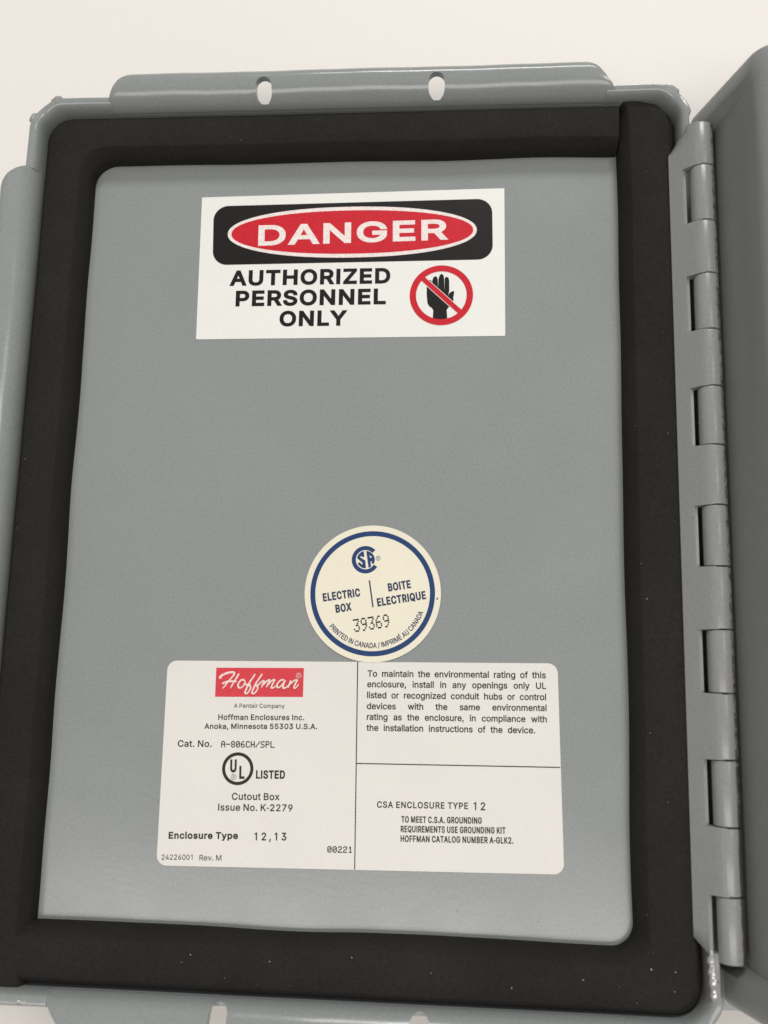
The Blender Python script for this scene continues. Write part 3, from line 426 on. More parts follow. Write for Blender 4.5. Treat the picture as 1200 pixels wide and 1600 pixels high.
SHAPES = {
 'danger_label': [[-49.78,90.93],[28.81,92.09],[29.05,52.5],[-49.15,51.98]],
 'header': [[-46.53,88.37],[25.7,89.27],[25.95,72.74],[-45.94,72.02]],
 'oval': [[-42.38,80.55],[21.86,80.75],[-10.16,87.52],[-9.77,73.56]],
 'oval_red': [[-41.43,80.54],[20.95,80.77],[-10.13,86.51],[-9.79,74.61]],
 'hand': [[10.97,56.76],[11.09,59.23],[10.74,59.92],[10.08,60.33],[9.6,61.18],[9.37,63.61],[9.35,65.4],[9.61,66.6],[9.89,67.3],[10.22,67.43],[10.57,67.09],[10.73,66.19],[10.72,67.19],[11.01,68.09],[11.47,68.42],[11.95,68.14],[12.15,67.37],[12.25,65.08],[12.29,67.57],[12.55,68.57],[13.07,69.07],[13.58,68.56],[13.74,67.66],[13.84,64.27],[13.86,67.56],[14.02,68.06],[14.4,68.19],[14.81,67.95],[15.01,67.15],[15.04,64.35],[14.71,62.96],[15.01,63.76],[15.66,64.29],[16.27,64.38],[16.24,63.55],[16.06,62.75],[16.15,61.96],[15.87,61.07],[14.86,59.99],[14.45,59.4],[14.54,58.22],[14.67,56.74]],
 'ring': [[5.1,63.29],[21.01,63.15],[13.0,71.32],[13.19,55.27]],
 'bar': [[8.27,67.82],[17.86,58.78]],
 'csa_mark': [[-4.36,-3.9],[-7.62,-3.95],[-1.07,-3.86]],
 'sa_s': [[-4.83,-1.82],[-4.65,-3.18],[-5.1,-3.32],[-5.43,-2.99],[-5.6,-3.15],[-5.6,-3.38],[-4.41,-4.08],[-4.19,-5.98],[-5.08,-5.9],[-5.82,-5.37],[-6.24,-4.74],[-5.7,-4.54],[-5.24,-5.09],[-5.01,-4.95],[-5.16,-4.55],[-6.45,-3.52],[-6.07,-2.66],[-5.45,-2.06]],
 'sa_a': [[-4.24,-1.77],[-3.47,-1.9],[-2.73,-2.39],[-2.26,-3.06],[-2.11,-3.78],[-2.16,-4.42],[-2.4,-4.96],[-2.86,-4.7],[-2.87,-4.24],[-3.09,-4.2],[-3.11,-4.7],[-2.93,-5.51],[-3.55,-5.92]],
 'sa_hole': [[-3.4,-2.76],[-2.85,-3.2],[-2.93,-3.43],[-3.29,-3.39]],
 'csa_c_cut': [[-4.36,-3.9],[-1.9,-1.42],[-1.3,-5.67]],
 'csa_reg': [[-1.32,-3.52],[-1.89,-3.53]],
 'csa_line': [[-3.3,-8.85],[-2.28,-15.28]],
 'rating_label': [[-51.39,-28.84],[41.11,-27.55],[42.16,-74.27],[-51.16,-75.69]],
 'vline': [[-5.6,-28.25],[-5.02,-74.9]],
 'hline': [[-5.18,-51.47],[41.51,-51.0]],
 'logo': [[-39.47,-30.29],[-18.37,-29.91],[-18.35,-36.65],[-39.41,-37.1]],
 'ul': [[-36.85,-53.58],[-29.41,-53.37],[-33.3,-49.69],[-32.92,-57.26]],
 'ul_reg': [[-34.0,-55.36],[-34.64,-55.38]],
 'logo_reg': [[-19.53,-31.69],[-20.16,-31.71]],
 'script': [[[-38.38,-32.83],[-38.35,-32.34],[-37.56,-31.81],[-36.42,-31.37],[-35.36,-31.26],[-35.0,-31.57],[-35.41,-32.27],[-36.41,-33.48],[-37.26,-34.62],[-37.68,-35.13]],[[-33.9,-31.54],[-34.34,-32.4],[-35.14,-33.73],[-35.79,-35.01]],[[-37.87,-34.01],[-36.7,-33.5],[-35.54,-33.4],[-34.35,-33.37]],[[-32.51,-32.96],[-33.34,-33.09],[-33.9,-33.89],[-33.9,-34.63],[-33.38,-34.87],[-32.64,-34.32],[-32.37,-33.48],[-32.63,-32.92]],[[-32.43,-33.85],[-31.84,-34.12],[-30.88,-33.97]],[[-29.98,-31.51],[-30.35,-32.16],[-31.14,-33.41],[-31.77,-34.68],[-32.18,-35.81],[-31.93,-36.19],[-31.45,-35.88],[-30.99,-35.03],[-31.01,-34.47],[-31.74,-34.25]],[[-28.3,-31.44],[-28.75,-32.27],[-29.52,-33.45],[-30.05,-34.58],[-30.51,-35.77],[-30.24,-36.15],[-29.72,-35.84],[-29.22,-34.99],[-29.28,-34.49],[-30.1,-34.28]],[[-29.82,-34.13],[-29.14,-34.11],[-28.31,-33.29],[-27.75,-32.96]],[[-27.7,-32.92],[-27.91,-33.66],[-28.31,-34.73]],[[-27.9,-34.03],[-27.07,-33.13],[-26.45,-32.86],[-26.76,-33.72],[-27.16,-34.66]],[[-26.8,-34.06],[-25.92,-33.05],[-25.24,-32.83],[-25.61,-33.7],[-25.95,-34.54],[-25.62,-34.74],[-24.94,-34.33],[-24.43,-33.76]],[[-22.96,-32.74],[-23.91,-32.98],[-24.58,-33.9],[-24.4,-34.56],[-23.79,-34.36],[-23.03,-33.36],[-22.63,-32.79]],[[-22.63,-32.79],[-23.05,-33.82],[-23.13,-34.53],[-22.74,-34.71],[-22.04,-34.21],[-21.53,-33.45]],[[-21.33,-32.81],[-21.58,-33.7],[-21.98,-34.62]],[[-21.57,-33.83],[-20.65,-32.99],[-19.83,-32.74],[-20.19,-33.57],[-20.5,-34.42],[-20.15,-34.61],[-19.38,-33.65]]],
}
def clean(c):
    return [(c[i], c[i + 1]) for i in range(0, len(c), 2)]
def set_line(s, x0, y0, x1, y1, cap, style, hx=1.0, off=0.0):
    """glyph contours of one printed line running from (x0,y0) to (x1,y1), cap height in mm"""
    d = Vector((x1 - x0, y1 - y0)); L = d.length; u = d / L; w = Vector((-u.y, u.x))
    x0 += (u.x + w.x) * off; y0 += (u.y + w.y) * off; L -= 2 * off; cap -= 2 * off   # room for the added weight
    k = cap / 509
    items = []; pen = 0.0
    for ch in s:
        if ch == ' ': items.append((None, pen, 0)); pen += 150; continue
        adv, cs = GLYPHS[ch]; items.append((ch, pen, adv)); pen += adv
    first = min(c[i] for c in GLYPHS[s[0]][1] for i in range(0, len(c), 2))
    lastg = GLYPHS[s[-1]]
    right = pen - lastg[0] + max(c[i] for c in lastg[1] for i in range(0, len(c), 2))
    ink_w = (right - first) * k
    out = []
    if style == 'fit':
        extra = 1.5 * off; sp_extra = 0; sx = (L - extra * (len(s) - 1)) / ink_w
    elif style == 'space':
        sx = 0.92; extra = (L - ink_w * sx) / max(1, len(s) - 1); sp_extra = 0
    else:
        sx = hx; extra = 0; sp_extra = (L - ink_w * sx) / max(1, s.count(' '))
    nx = ns = 0
    for ch, px, adv in items:
        if ch is None: ns += 1; nx += 1; continue
        base = (px - first) * k * sx + extra * nx + sp_extra * ns
        for c in GLYPHS[ch][1]:
            pts = []
            for gx, gy in clean(c):
                p = Vector((x0, y0)) + u * (base + gx * k * sx) + w * (gy * k)
                pts.append((p.x, p.y))
            out.append(pts)
        nx += 1
    return out
DOTS = {'A': '01110 10001 10001 11111 10001 10001 10001', '-': '00000 00000 00000 11111 00000 00000 00000',
 '8': '01110 10001 10001 01110 10001 10001 01110', '0': '01110 10001 10011 10101 11001 10001 01110',
 '6': '00110 01000 10000 11110 10001 10001 01110', 'C': '01110 10001 10000 10000 10000 10001 01110',
 'H': '10001 10001 10001 11111 10001 10001 10001', '/': '00001 00001 00010 00100 01000 10000 10000',
 'S': '01111 10000 10000 01110 00001 00001 11110', 'P': '11110 10001 10001 11110 10000 10000 10000',
 'L': '10000 10000 10000 10000 10000 10000 11111', '2': '01110 10001 00001 00110 01000 10000 11111',
 '1': '00100 01100 00100 00100 00100 00100 01110', '3': '11111 00001 00010 00110 00001 10001 01110',
 '9': '01110 10001 10001 01111 00001 00010 01100'}
def set_dots(s, x0, y0, x1, y1, cap, style):
    d = Vector((x1 - x0, y1 - y0)); L = d.length; u = d / L; w = Vector((-u.y, u.x))
    n = len(s); ph = cap / 7.0
    pitch = L / (n - 0.22); pw = pitch * 0.78 / 5
    out = []
    for i, ch in enumerate(s):
        rows = DOTS[ch].split()
        for r, row in enumerate(rows):
            for c in range(5):
                if row[c] != '1': continue
                # horizontal runs merge in the ribbon print; the serial number stays separate dashes
                cx = i * pitch + (c + 0.5) * pw; cy = (6.5 - r) * ph
                if style == 'pixel':
                    hx_, hy_ = pw * 0.66, ph * 0.60
                else:
                    hx_, hy_ = pw * 0.60, ph * 0.40
                q = []
                for sx, sy in ((-1, -1), (1, -1), (1, 1), (-1, 1)):
                    p = Vector((x0, y0)) + u * (cx + sx * hx_) + w * (cy + sy * hy_)
                    q.append((p.x, p.y))
                out.append(q)
    return out
def lines_of(block):
    res = {}
    for (b, s, x0, y0, x1, y1, cap, style, off, hx) in PRINT_LINES:
        if b != block: continue
        if style in ('pixel', 'dots'): cs = set_dots(s, x0, y0, x1, y1, cap, style); key = 0.0
        else: cs = set_line(s, x0, y0, x1, y1, cap, style, hx, off); key = off
        res.setdefault(key, []).extend(cs)
    return res
def join_meshes(objs, name):
    bm = bmesh.new()
    for o in objs: bm.from_mesh(o.data)
    me = bpy.data.meshes.new(name); bm.to_mesh(me); bm.free()
    me.materials.append(objs[0].data.materials[0])
    keep = objs[0]; keep.name = name; keep.data = me
    for o in objs[1:]: bpy.data.objects.remove(o)
    return keep
def print_block(name, block, z, mat, parent, extra=None):
    objs = [print_sheet(name, cs, z, mat, parent, off, True) for off, cs in lines_of(block).items()]
    for cs in (extra or []): objs.append(print_sheet(name, cs, z, mat, parent, 0.0, True))
    return join_meshes(objs, name)

# ------------------------------------------------------------------ the setting
bm = bmesh.new()
TZ = -16.0
q = [V(bm, x, y, TZ) for x, y in ((-2500, -2500), (2500, -2500), (2500, 2500), (-2500, 2500))]
bm.faces.new(q)
table = link('worktop', bm, M_TABLE, None, smooth=False)
tag(table, 'plain white worktop under the grey enclosure', kind='structure')

# ------------------------------------------------------------------ the door
X0, X1, Y0, Y1 = -91.0, 71.0, -101.4, 111.8        # inside faces of the rim
door = empty('enclosure_cover', (-10, 5, -1.7), 'grey painted steel enclosure door lying open, inside face up, with black gasket and three labels', 'enclosure door')

# back panel with a slightly soft surface
bm = bmesh.new()
out = rounded_poly([(X0 - .4, Y0 - .4), (X1 + .4, Y0 - .4), (X1 + .4, Y1 + .4), (X0 - .4, Y1 + .4)], 6)
lo = [V(bm, x, y, -1.7) for x, y in out]; hi = [V(bm, x, y, 0) for x, y in out]
bm.faces.new(hi); bm.faces.new(list(reversed(lo)))
for i in range(len(out)): bm.faces.new((lo[i], lo[(i + 1) % len(out)], hi[(i + 1) % len(out)], hi[i]))
link('panel', bm, M_PAINT, door, smooth=False)

# rim: profile swept round the panel, low where the wide flanges take over
R = 6.2
def rim_path():
    pts = []          # (x, y, nx, ny, key) key: side and coordinate along it
    def side(a, b, n, fixed, axis, name):
        for i in range(n + 1):
            t = a + (b - a) * i / n
            pts.append(((t, fixed) if axis == 'x' else (fixed, t), name, t))
    res = []
    def add(x, y, nx, ny, name, t): res.append((x, y, nx, ny, name, t))
    def line(p, q, nrm, name, breaks):
        ts = sorted(set([0.0, 1.0] + [i / 24 for i in range(25)]))
        L = math.dist(p, q)
        for b in breaks:
            s = (b - (p[0] if nrm[0] == 0 else p[1])) / ((q[0] - p[0]) if nrm[0] == 0 else (q[1] - p[1]))
            ts += [s - 0.0006, s + 0.0006]
        for s in sorted(ts):
            x = p[0] + (q[0] - p[0]) * s; y = p[1] + (q[1] - p[1]) * s
            add(x, y, nrm[0], nrm[1], name, x if nrm[0] == 0 else y)
    def arc(cx, cy, a0, a1):
        for i in range(1, 10):
            a = a0 + (a1 - a0) * i / 10
            add(cx + R * math.cos(a), cy + R * math.sin(a), math.cos(a), math.sin(a), 'corner', i / 10)
    h = math.pi / 2
    line((X0 + R, Y1), (X1 - R, Y1), (0, 1), 'top', (-72.6, 53.6))
    arc(X1 - R, Y1 - R, h, 0)
    line((X1, Y1 - R), (X1, Y0 + R), (1, 0), 'right', (100, -87))
    arc(X1 - R, Y0 + R, 0, -h)
    line((X1 - R, Y0), (X0 + R, Y0), (0, -1), 'bottom', (53.6, -71.1))
    arc(X0 + R, Y0 + R, -h, -2 * h)
    line((X0, Y0 + R), (X0, Y1 - R), (-1, 0), 'left', (-84.6, 95.1))
    arc(X0 + R, Y1 - R, 2 * h, h)
    return res
def rim_profile(name, t):
    low = (name == 'top' and -72.6 < t < 53.6) or (name == 'bottom' and -71.1 < t < 53.6) or (name == 'left' and -84.6 < t < 95.1)
    hinge = (name == 'right' and -87 < t < 100)
    if low: return [(0, -1.7), (0, 4.0), (0, 4.6), (0, 5.0), (.1, 5.2), (.2, 5.3), (.6, 5.3), (1.2, 5.3), (1.5, 5.3), (1.6, 5.2), (1.6, 4), (1.6, 0), (1.6, -1.7)]
    if hinge: return [(0, -1.7), (0, 4.0), (0, 5.8), (.1, 6.3), (.3, 6.6), (.5, 6.8), (.8, 6.9), (1.2, 6.8), (1.5, 6.6), (1.6, 6.3), (1.6, 4), (1.6, 0), (1.6, -1.7)]
    e = 0.25 * math.sin(t * 9) if name == 'corner' else 0.12 * math.sin(t * 0.21)
    f = 0.3 if name == 'right' else 0.9
    return [(0, -1.7), (0, 4.0), (0.05, 6.2), (.25, 7.3), (.6, 8.2 + e), (1.1, 8.8 + e), (1.6 + f * .5, 9.1 + e), (1.9 + f * .8, 9.0 + e), (2.1 + f, 8.5 + e),
            (2.0 + f, 7.9), (1.7 + f * .4, 7.0), (1.65, 5), (1.6, -1.7)]
bm = bmesh.new()
rings = []
for (x, y, nx, ny, name, t) in rim_path():
    rings.append([(x + nx * o_, y + ny * o_, z) for o_, z in rim_profile(name, t)])
loft(bm, rings, close_path=True)
link('rim', bm, M_PAINT, door)

# three outward-curling mounting flanges, the two short ones with slots
def flange(p, along, outd, length, hole_at, label):
    """p: 2D start on the rim's inner face; along/outd: unit 2D directions"""
    prof = []
    zc, r = 5.3, 5.6
    for i in range(9):
        a = math.pi - i * (math.pi / 2) / 8
        prof.append((r + r * math.cos(a), zc + r * math.sin(a) * 0.98))
    prof += [(r + .7, zc + r + .02), (r + 1.5, zc + r - .12), (r + 2.2, zc + r - .45), (r + 2.75, zc + r - .95), (r + 3.0, zc + r - 1.5)]
    th = 2.0
    under = []
    for i, (o_, z) in enumerate(prof):
        a = prof[max(0, i - 1)]; b = prof[min(len(prof) - 1, i + 1)]
        dx, dz = b[0] - a[0], b[1] - a[1]; L = math.hypot(dx, dz)
        under.append((o_ + dz / L * th if i < 9 else o_ + dz / L * th, z - dx / L * th))
    prof[0] = (-0.06, prof[0][1]); prof[1] = (prof[1][0] - .03, prof[1][1])
    W_ = prof[-1][0]
    def inset(o_, end):                               # slanted ends, rounded outer corners
        t = max(0.0, min(1.0, o_ / W_))
        if end == 0 or not hole_at: return 4.0 * t + (4.2 * (1 - math.sqrt(max(0, 1 - ((t - .45) / .55) ** 2))) if t > .45 else 0)
        return 7.2 * t + (2.4 * (1 - math.sqrt(max(0, 1 - ((t - .72) / .28) ** 2))) if t > .72 else 0)
    ring_p = prof + list(reversed(under))
    N = 60
    bm = bmesh.new(); rings = []
    for k in range(N + 1):
        s = k / N; ring = []
        for (o_, z) in ring_p:
            i0, i1 = inset(o_, 0), inset(o_, 1)
            d = i0 + (length - i0 - i1) * s
            wob = 0.10 * math.sin(d * 0.12) + 0.05 * math.sin(d * 0.37 + 1)
            ring.append((p[0] + along[0] * d + outd[0] * o_, p[1] + along[1] * d + outd[1] * o_, z + wob * min(1, max(0, o_) / 4)))
        rings.append(ring)
    loft(bm, rings)
    fl = link('mounting_flange', bm, M_PAINT, door)
    if label: fl['label'] = label
    bev = fl.modifiers.new('b', 'BEVEL'); bev.width = 0.25 * MM; bev.segments = 2; bev.limit_method = 'ANGLE'; bev.angle_limit = math.radians(50)
    if hole_at:
        cb = bmesh.new()
        for h_ in hole_at:
            c0 = (p[0] + along[0] * h_, p[1] + along[1] * h_)
            ol = []
            for i in range(32):
                a = 2 * math.pi * i / 32
                ux = 2.05 * math.cos(a); uy = 2.05 * math.sin(a) + (0.85 if math.sin(a) > 0 else -0.85)
                cy = 3.3
                ol.append((c0[0] + along[0] * ux + outd[0] * (cy + uy), c0[1] + along[1] * ux + outd[1] * (cy + uy)))
            if True:
                lo = [V(cb, x, y, 5.35) for x, y in ol]; hi = [V(cb, x, y, 16) for x, y in ol]
                cb.faces.new(hi); cb.faces.new(list(reversed(lo)))
                for i in range(32): cb.faces.new((lo[i], lo[(i + 1) % 32], hi[(i + 1) % 32], hi[i]))
        bmesh.ops.recalc_face_normals(cb, faces=cb.faces)
        cm = bpy.data.meshes.new('cut'); cb.to_mesh(cm); cb.free()
        co_ = bpy.data.objects.new('cut', cm); C.objects.link(co_); co_.location = (0, 0, 0)
        md = fl.modifiers.new('x', 'BOOLEAN'); md.object = co_; md.operation = 'DIFFERENCE'; md.solver = 'EXACT'
        bpy.context.view_layer.update()
        dg = bpy.context.evaluated_depsgraph_get()
        me = bpy.data.meshes.new_from_object(fl.evaluated_get(dg))
        fl.modifiers.clear(); fl.data = me
        bpy.data.objects.remove(co_)
        me.shade_smooth(); me.set_sharp_from_angle(angle=math.radians(35))
    return fl
flange((-74, Y1), (1, 0), (0, 1), 131, (41.5, 85.4), 'far flange with two slotted holes')
flange((X0, -86), (0, 1), (-1, 0), 182.5, (), 'long plain flange on the left side')
flange((55, Y0), (-1, 0), (0, -1), 127.5, (44.5, 87.8), 'near flange with two slotted holes')

# gasket: two L-shaped strips
GP = [(0, 0.05), (0.0, 2.7), (0.03, 3.7), (0.08, 4.6), (0.165, 6.05), (0.20, 6.35), (0.6, 6.45), (0.84, 6.35), (0.88, 6.0), (0.965, 4.6), (0.995, 3), (1.0, 0.05)]
def gasket(stations, seed):
    bm = bmesh.new(); rings = []
    for i, (xi, yi, xo, yo) in enumerate(stations):
        w = noise.noise((xi * .04, yi * .04, seed)) * 0.45
        ring = []
        dx, dy = xo - xi, yo - yi; L = math.hypot(dx, dy)
        for j, (u, z) in enumerate(GP):
            e = w * (1 - u)
            x = xi + dx * u + dx / L * e; y = yi + dy * u + dy / L * e
            zz = z + (0.18 * noise.noise((x * .05, y * .05, seed + 3)) if z > 1 else 0)
            ring.append((x, y, zz))
        rings.append(ring)
    loft(bm, rings)
    return link('gasket_strip', bm, M_RUBBER, door)
IX0, IX1, IY0, IY1 = -78.6, 57.0, -88.6, 100.2
ox0, ox1, oy0, oy1 = X0 + .1, X1 - .1, Y0 + .1, Y1 - .1
def seg(a, b, n): return [tuple(a[k] + (b[k] - a[k]) * i / n for k in range(4)) for i in range(n + 1)]
def corner(ci, ri, co_, ro, a0, a1, n=12):
    out = []
    for i in range(n + 1):
        a = a0 + (a1 - a0) * i / n
        out.append((ci[0] + ri * math.cos(a), ci[1] + ri * math.sin(a), co_[0] + ro * math.cos(a), co_[1] + ro * math.sin(a)))
    return out
h = math.pi / 2
S1 = seg((56.75, IY1, 57.0, oy1), (IX0 + 6, IY1, ox0 + 6.5, oy1), 50)
S1 += corner((IX0 + 6, IY1 - 6), 6, (ox0 + 6.5, oy1 - 6.5), 6.5, h, 2 * h)[1:]
S1 += seg((IX0, IY1 - 6, ox0, oy1 - 6.5), (IX0 + .2, IY0 - .6, ox0, IY0 - 4), 60)[1:]
S1 += [(IX0 + .4, IY0 - 3, ox0 + .6, IY0 - 8), (IX0 + .7, IY0 - 7, ox0 + 2.2, oy0 + 2), (IX0 + .9, oy0 + .2, ox0 + 5.5, oy0 + .1)]
gasket(S1, 1.0)
S2 = [(57.2, oy1 - .3, 62.5, oy1 - .2), (57.1, oy1 - 2.0, 67.5, oy1 - 1.0), (57.0, oy1 - 4, 69.8, oy1 - 3.2)]
S2 += seg((57.0, oy1 - 6.4, ox1, oy1 - 6.6), (IX1, IY0 + 5, ox1, oy0 + 6.5), 64)
S2 += corner((IX1 - 5, IY0 + 5), 5, (ox1 - 6.5, oy0 + 6.5), 6.5, 0, -h)[1:]
S2 += seg((IX1 - 5, IY0, ox1 - 6.5, oy0), (IX0 - 2.6, IY0 + .25, IX0 - 1.6, oy0 + .4), 55)[1:]
g2 = gasket(S2, 5.0)

# lint and dust specks on the gasket and paint
bm = bmesh.new()
rd = random.Random(11)
def on_gasket():
    s = rd.random()
    if s < .46: return rd.uniform(59, 66.5), rd.uniform(-98, 108)
    if s < .75: return rd.uniform(-75, 60), rd.uniform(-99, -91.5)
    if s < .92: return rd.uniform(-75, 60), rd.uniform(102.5, 110)
    return rd.uniform(-89, -82), rd.uniform(-60, 105)
for i in range(44):
    x, y = on_gasket(); z = 6.52
    r = rd.choice((0.03, 0.04, 0.045, 0.055, 0.08)) * (1.5 if rd.random() < .06 else 1)
    mt = Matrix.Translation(Vector((x, y, z)) * MM) @ Matrix.Rotation(rd.uniform(0, 3.14), 4, 'Z') @ Matrix.Diagonal((r * MM * rd.choice((1, 1, 2.2)), r * MM, r * MM * .5, 1))
    bmesh.ops.create_icosphere(bm, subdivisions=1, radius=1, matrix=mt)
for i in range(26):
    x, y = rd.uniform(-72, 52), rd.uniform(-84, 96)
    r = rd.uniform(.03, .06)
    bmesh.ops.create_icosphere(bm, subdivisions=1, radius=1, matrix=Matrix.Translation(Vector((x, y, .03)) * MM) @ Matrix.Diagonal((r * MM, r * MM, r * MM * .5, 1)))
du = link('dust', bm, M_DUST, door); du['kind'] = 'stuff'

# weld beads at the rim corners and beside the hinge
def bead(pts, r, seed, name='weld_bead'):
    bm = bmesh.new(); rings = []
    cs = catmull([Vector(p) for p in pts], 8)
    n = len(cs)
    for i, c in enumerate(cs):
        t = (cs[min(n - 1, i + 1)] - cs[max(0, i - 1)]).normalized()
        u = t.cross(Vector((0, 0, 1))).normalized(); w = u.cross(t)
        e = math.sin(math.pi * (i + .35) / (n - .3)) ** 0.4
        rr = r * e * (1 + .10 * math.sin(i * 1.25 + seed) + .45 * noise.noise((i * .33, seed, 0)))
        ring = []
        for k in range(12):
            a = 2 * math.pi * k / 12
            q = c + u * math.cos(a) * rr * (1 + .22 * noise.noise((i * .25, math.cos(a) * .7, math.sin(a) * .7 + seed))) + w * math.sin(a) * rr * .8
            ring.append(tuple(q))
        rings.append(ring)
    loft(bm, rings)
    return link(name, bm, M_WELD if name == 'weld_bead' else M_SEAM, door)
bead([(71.6, -86.5, 8.4), (71.8, -90, 8.6), (72.0, -94, 8.5), (72.2, -98, 8.2)], 1.0, 2)
bead([(-88.8, 114.0, 8.2), (-87.0, 114.6, 8.6), (-85.5, 114.4, 8.2)], 0.8, 1, 'corner_bump')
bead([(-93.0, 111.0, 8.0), (-93.4, 109.2, 8.4), (-93.2, 107.5, 8.0)], 0.8, 3, 'corner_bump')
bead([(67.6, 114.0, 8.2), (69.6, 113.3, 8.5), (71.2, 112.0, 8.2)], 0.8, 5, 'corner_bump')
bead([(-79.5, -103.2, 8.6), (-77, -103.5, 8.9), (-74.5, -103.4, 8.6)], 0.5, 7)

# ------------------------------------------------------------------ hinge, door half
HX, HZ, HR = 75.8, 9.0, 2.85
JY = [102.4, 91.2, 76.9, 63.6, 49.8, 36.1, 22.2, 8.3, -5.6, -19.6, -33.4, -47.5, -61.4, -75.4, -88.9]
def leaf_ring(y, knuckle_here):
    xl = 68.5
    if y > 96: xl += (y - 96) * 0.62
    if y < -84.5: xl += (-84.5 - y) * 0.9
    if knuckle_here: top = [(68.5, 6.9), (69.7, 7.9), (70.9, 8.9), (71.6, 9.5), (72.5, 10.2), (73.4, 10.95), (74.2, 11.4), (75.0, 11.62), (75.2, 9.6)]
    else: top = [(68.5, 6.9), (69.7, 7.9), (70.9, 8.9), (71.15, 9.08), (71.35, 9.0), (71.5, 8.35), (72.1, 8.3), (72.25, 8.1), (72.25, 7.0)]
    pts = []
    for (x, z) in top: pts.append((max(x, xl) if x < 72 else x, z))
    pts += [(72.0, 6.9), (max(70.2, xl + .3), 6.6), (max(69, xl), 5.9), (xl, 5.9)]
    return [(x, y, z) for x, z in pts]
bm = bmesh.new(); rings = []
ys = [(102.4, True), (99, True), (96, True)]
for i in range(14):
    a, b = JY[i], JY[i + 1]; k = (i % 2 == 0)
    g = 0.10
    if i: ys.append((a - .04, k))
    ys.append(((a + b) / 2, k))
    if i < 13: ys.append((b + .04, k))
ys = [t for t in ys if t[0] > -86]
ys += [(-84.5, False), (-87.5, False)]
ys = sorted(set(ys), key=lambda t: -t[0])
for y, k in ys: rings.append(leaf_ring(y, k))
loft(bm, rings)
leaf = link('hinge_leaf', bm, M_PAINT2, door)
leaf['label'] = 'grey hinge leaf with alternating knuckles'
bm2 = bmesh.new()
def barrel(y0, y1):
    bm = bmesh.new(); rings = []
    L = (y0 - y1) / 2; e = .22
    for yy, r in ((L - .06, HR - .55), (L - .02 - .06, HR - e), (L - .16, HR - .06), (L - .35, HR), (0, HR), (-L + .35, HR), (-L + .16, HR - .06), (-L + .08, HR - e), (-L + .06, HR - .55)):
        rings.append([(r * math.cos(2 * math.pi * k / 40), yy, r * math.sin(2 * math.pi * k / 40)) for k in range(40)])
    loft(bm, rings)
    return bm
proto_d = proto_b = None
knuckles_body = []
for i in range(14):
    a, b = JY[i], JY[i + 1]
    mid = (HX, (a + b) / 2, HZ); own = (i % 2 == 0)
    if proto_d is None:
        kb = link('knuckle', barrel(13.9 - .16, 0), M_KNUCKLE, None); proto_d = kb
    o = bpy.data.objects.new('knuckle', proto_d.data); C.objects.link(o)
    o.scale = (1, (a - b) / 13.9, 1)
    if own: place(o, leaf, mid)
    else: knuckles_body.append((o, mid))
bpy.data.objects.remove(proto_d)

# ------------------------------------------------------------------ danger label
def quad(n): return [tuple(p) for p in SHAPES[n]]
dl = slab('danger_label', rounded_poly(quad('danger_label'), .25, 3), 0.004, 0.13, M_WHITE, door)
dl['label'] = 'white, black and red danger label reading AUTHORIZED PERSONNEL ONLY'
print_sheet('header_panel', [rounded_poly(quad('header'), 3.9, 14)], .16, M_BLACK, dl)
def oval(n):
    L_, R_, T_, B_ = [Vector(p) for p in SHAPES[n]]
    c = (L_ + R_) / 2; rx = (R_ - L_).length / 2; ry = (T_ - B_).length / 2
    al = math.atan2(R_.y - L_.y, R_.x - L_.x); out = []
    for i in range(140):                              # slightly squarer than an ellipse
        a = 2 * math.pi * i / 140
        x = rx * math.copysign(abs(math.cos(a)) ** .93, math.cos(a)); y = ry * math.copysign(abs(math.sin(a)) ** .93, math.sin(a))
        out.append((c.x + x * math.cos(al) - y * math.sin(al), c.y + x * math.sin(al) + y * math.cos(al)))
    return out
print_sheet('oval_border', [oval('oval')], .19, M_LETW, dl)
print_sheet('red_oval', [oval('oval_red')], .22, M_RED, dl)
print_block('danger_lettering', 'danger_white', .25, M_LETW, dl)
print_block('message_lettering', 'danger_black', .16, M_BLACK, dl)
print_sheet('hand_symbol', [quad('hand')], .16, M_BLACK, dl)
L_, R_, T_, B_ = [Vector(p) for p in SHAPES['ring']]
cx, cy = (L_.x + R_.x) / 2, (T_.y + B_.y) / 2
ro = (R_.x - L_.x) / 2; ri = ro * .80
b0, b1 = [Vector(p) for p in SHAPES['bar']]
d = (b1 - b0).normalized(); nrm = Vector((-d.y, d.x))
def bar_poly(wd, ext):
    mid = Vector((cx, cy)) + nrm * ((Vector(b0) - Vector((cx, cy))).dot(nrm)) * 0.3
    a = mid - d * ext; b = mid + d * ext
    return [tuple(a + nrm * wd), tuple(b + nrm * wd), tuple(b - nrm * wd), tuple(a - nrm * wd)]
print_sheet('bar_outline', [bar_poly(.80, ri * .985)], .185, M_WHITE, dl)
print_sheet('prohibition_bar', [bar_poly(.66, ri * 1.02)], .205, M_RED, dl)
print_sheet('prohibition_ring', [ellipse(cx, cy, ro, ro), ellipse(cx, cy, ri, ri)], .225, M_RED, dl)

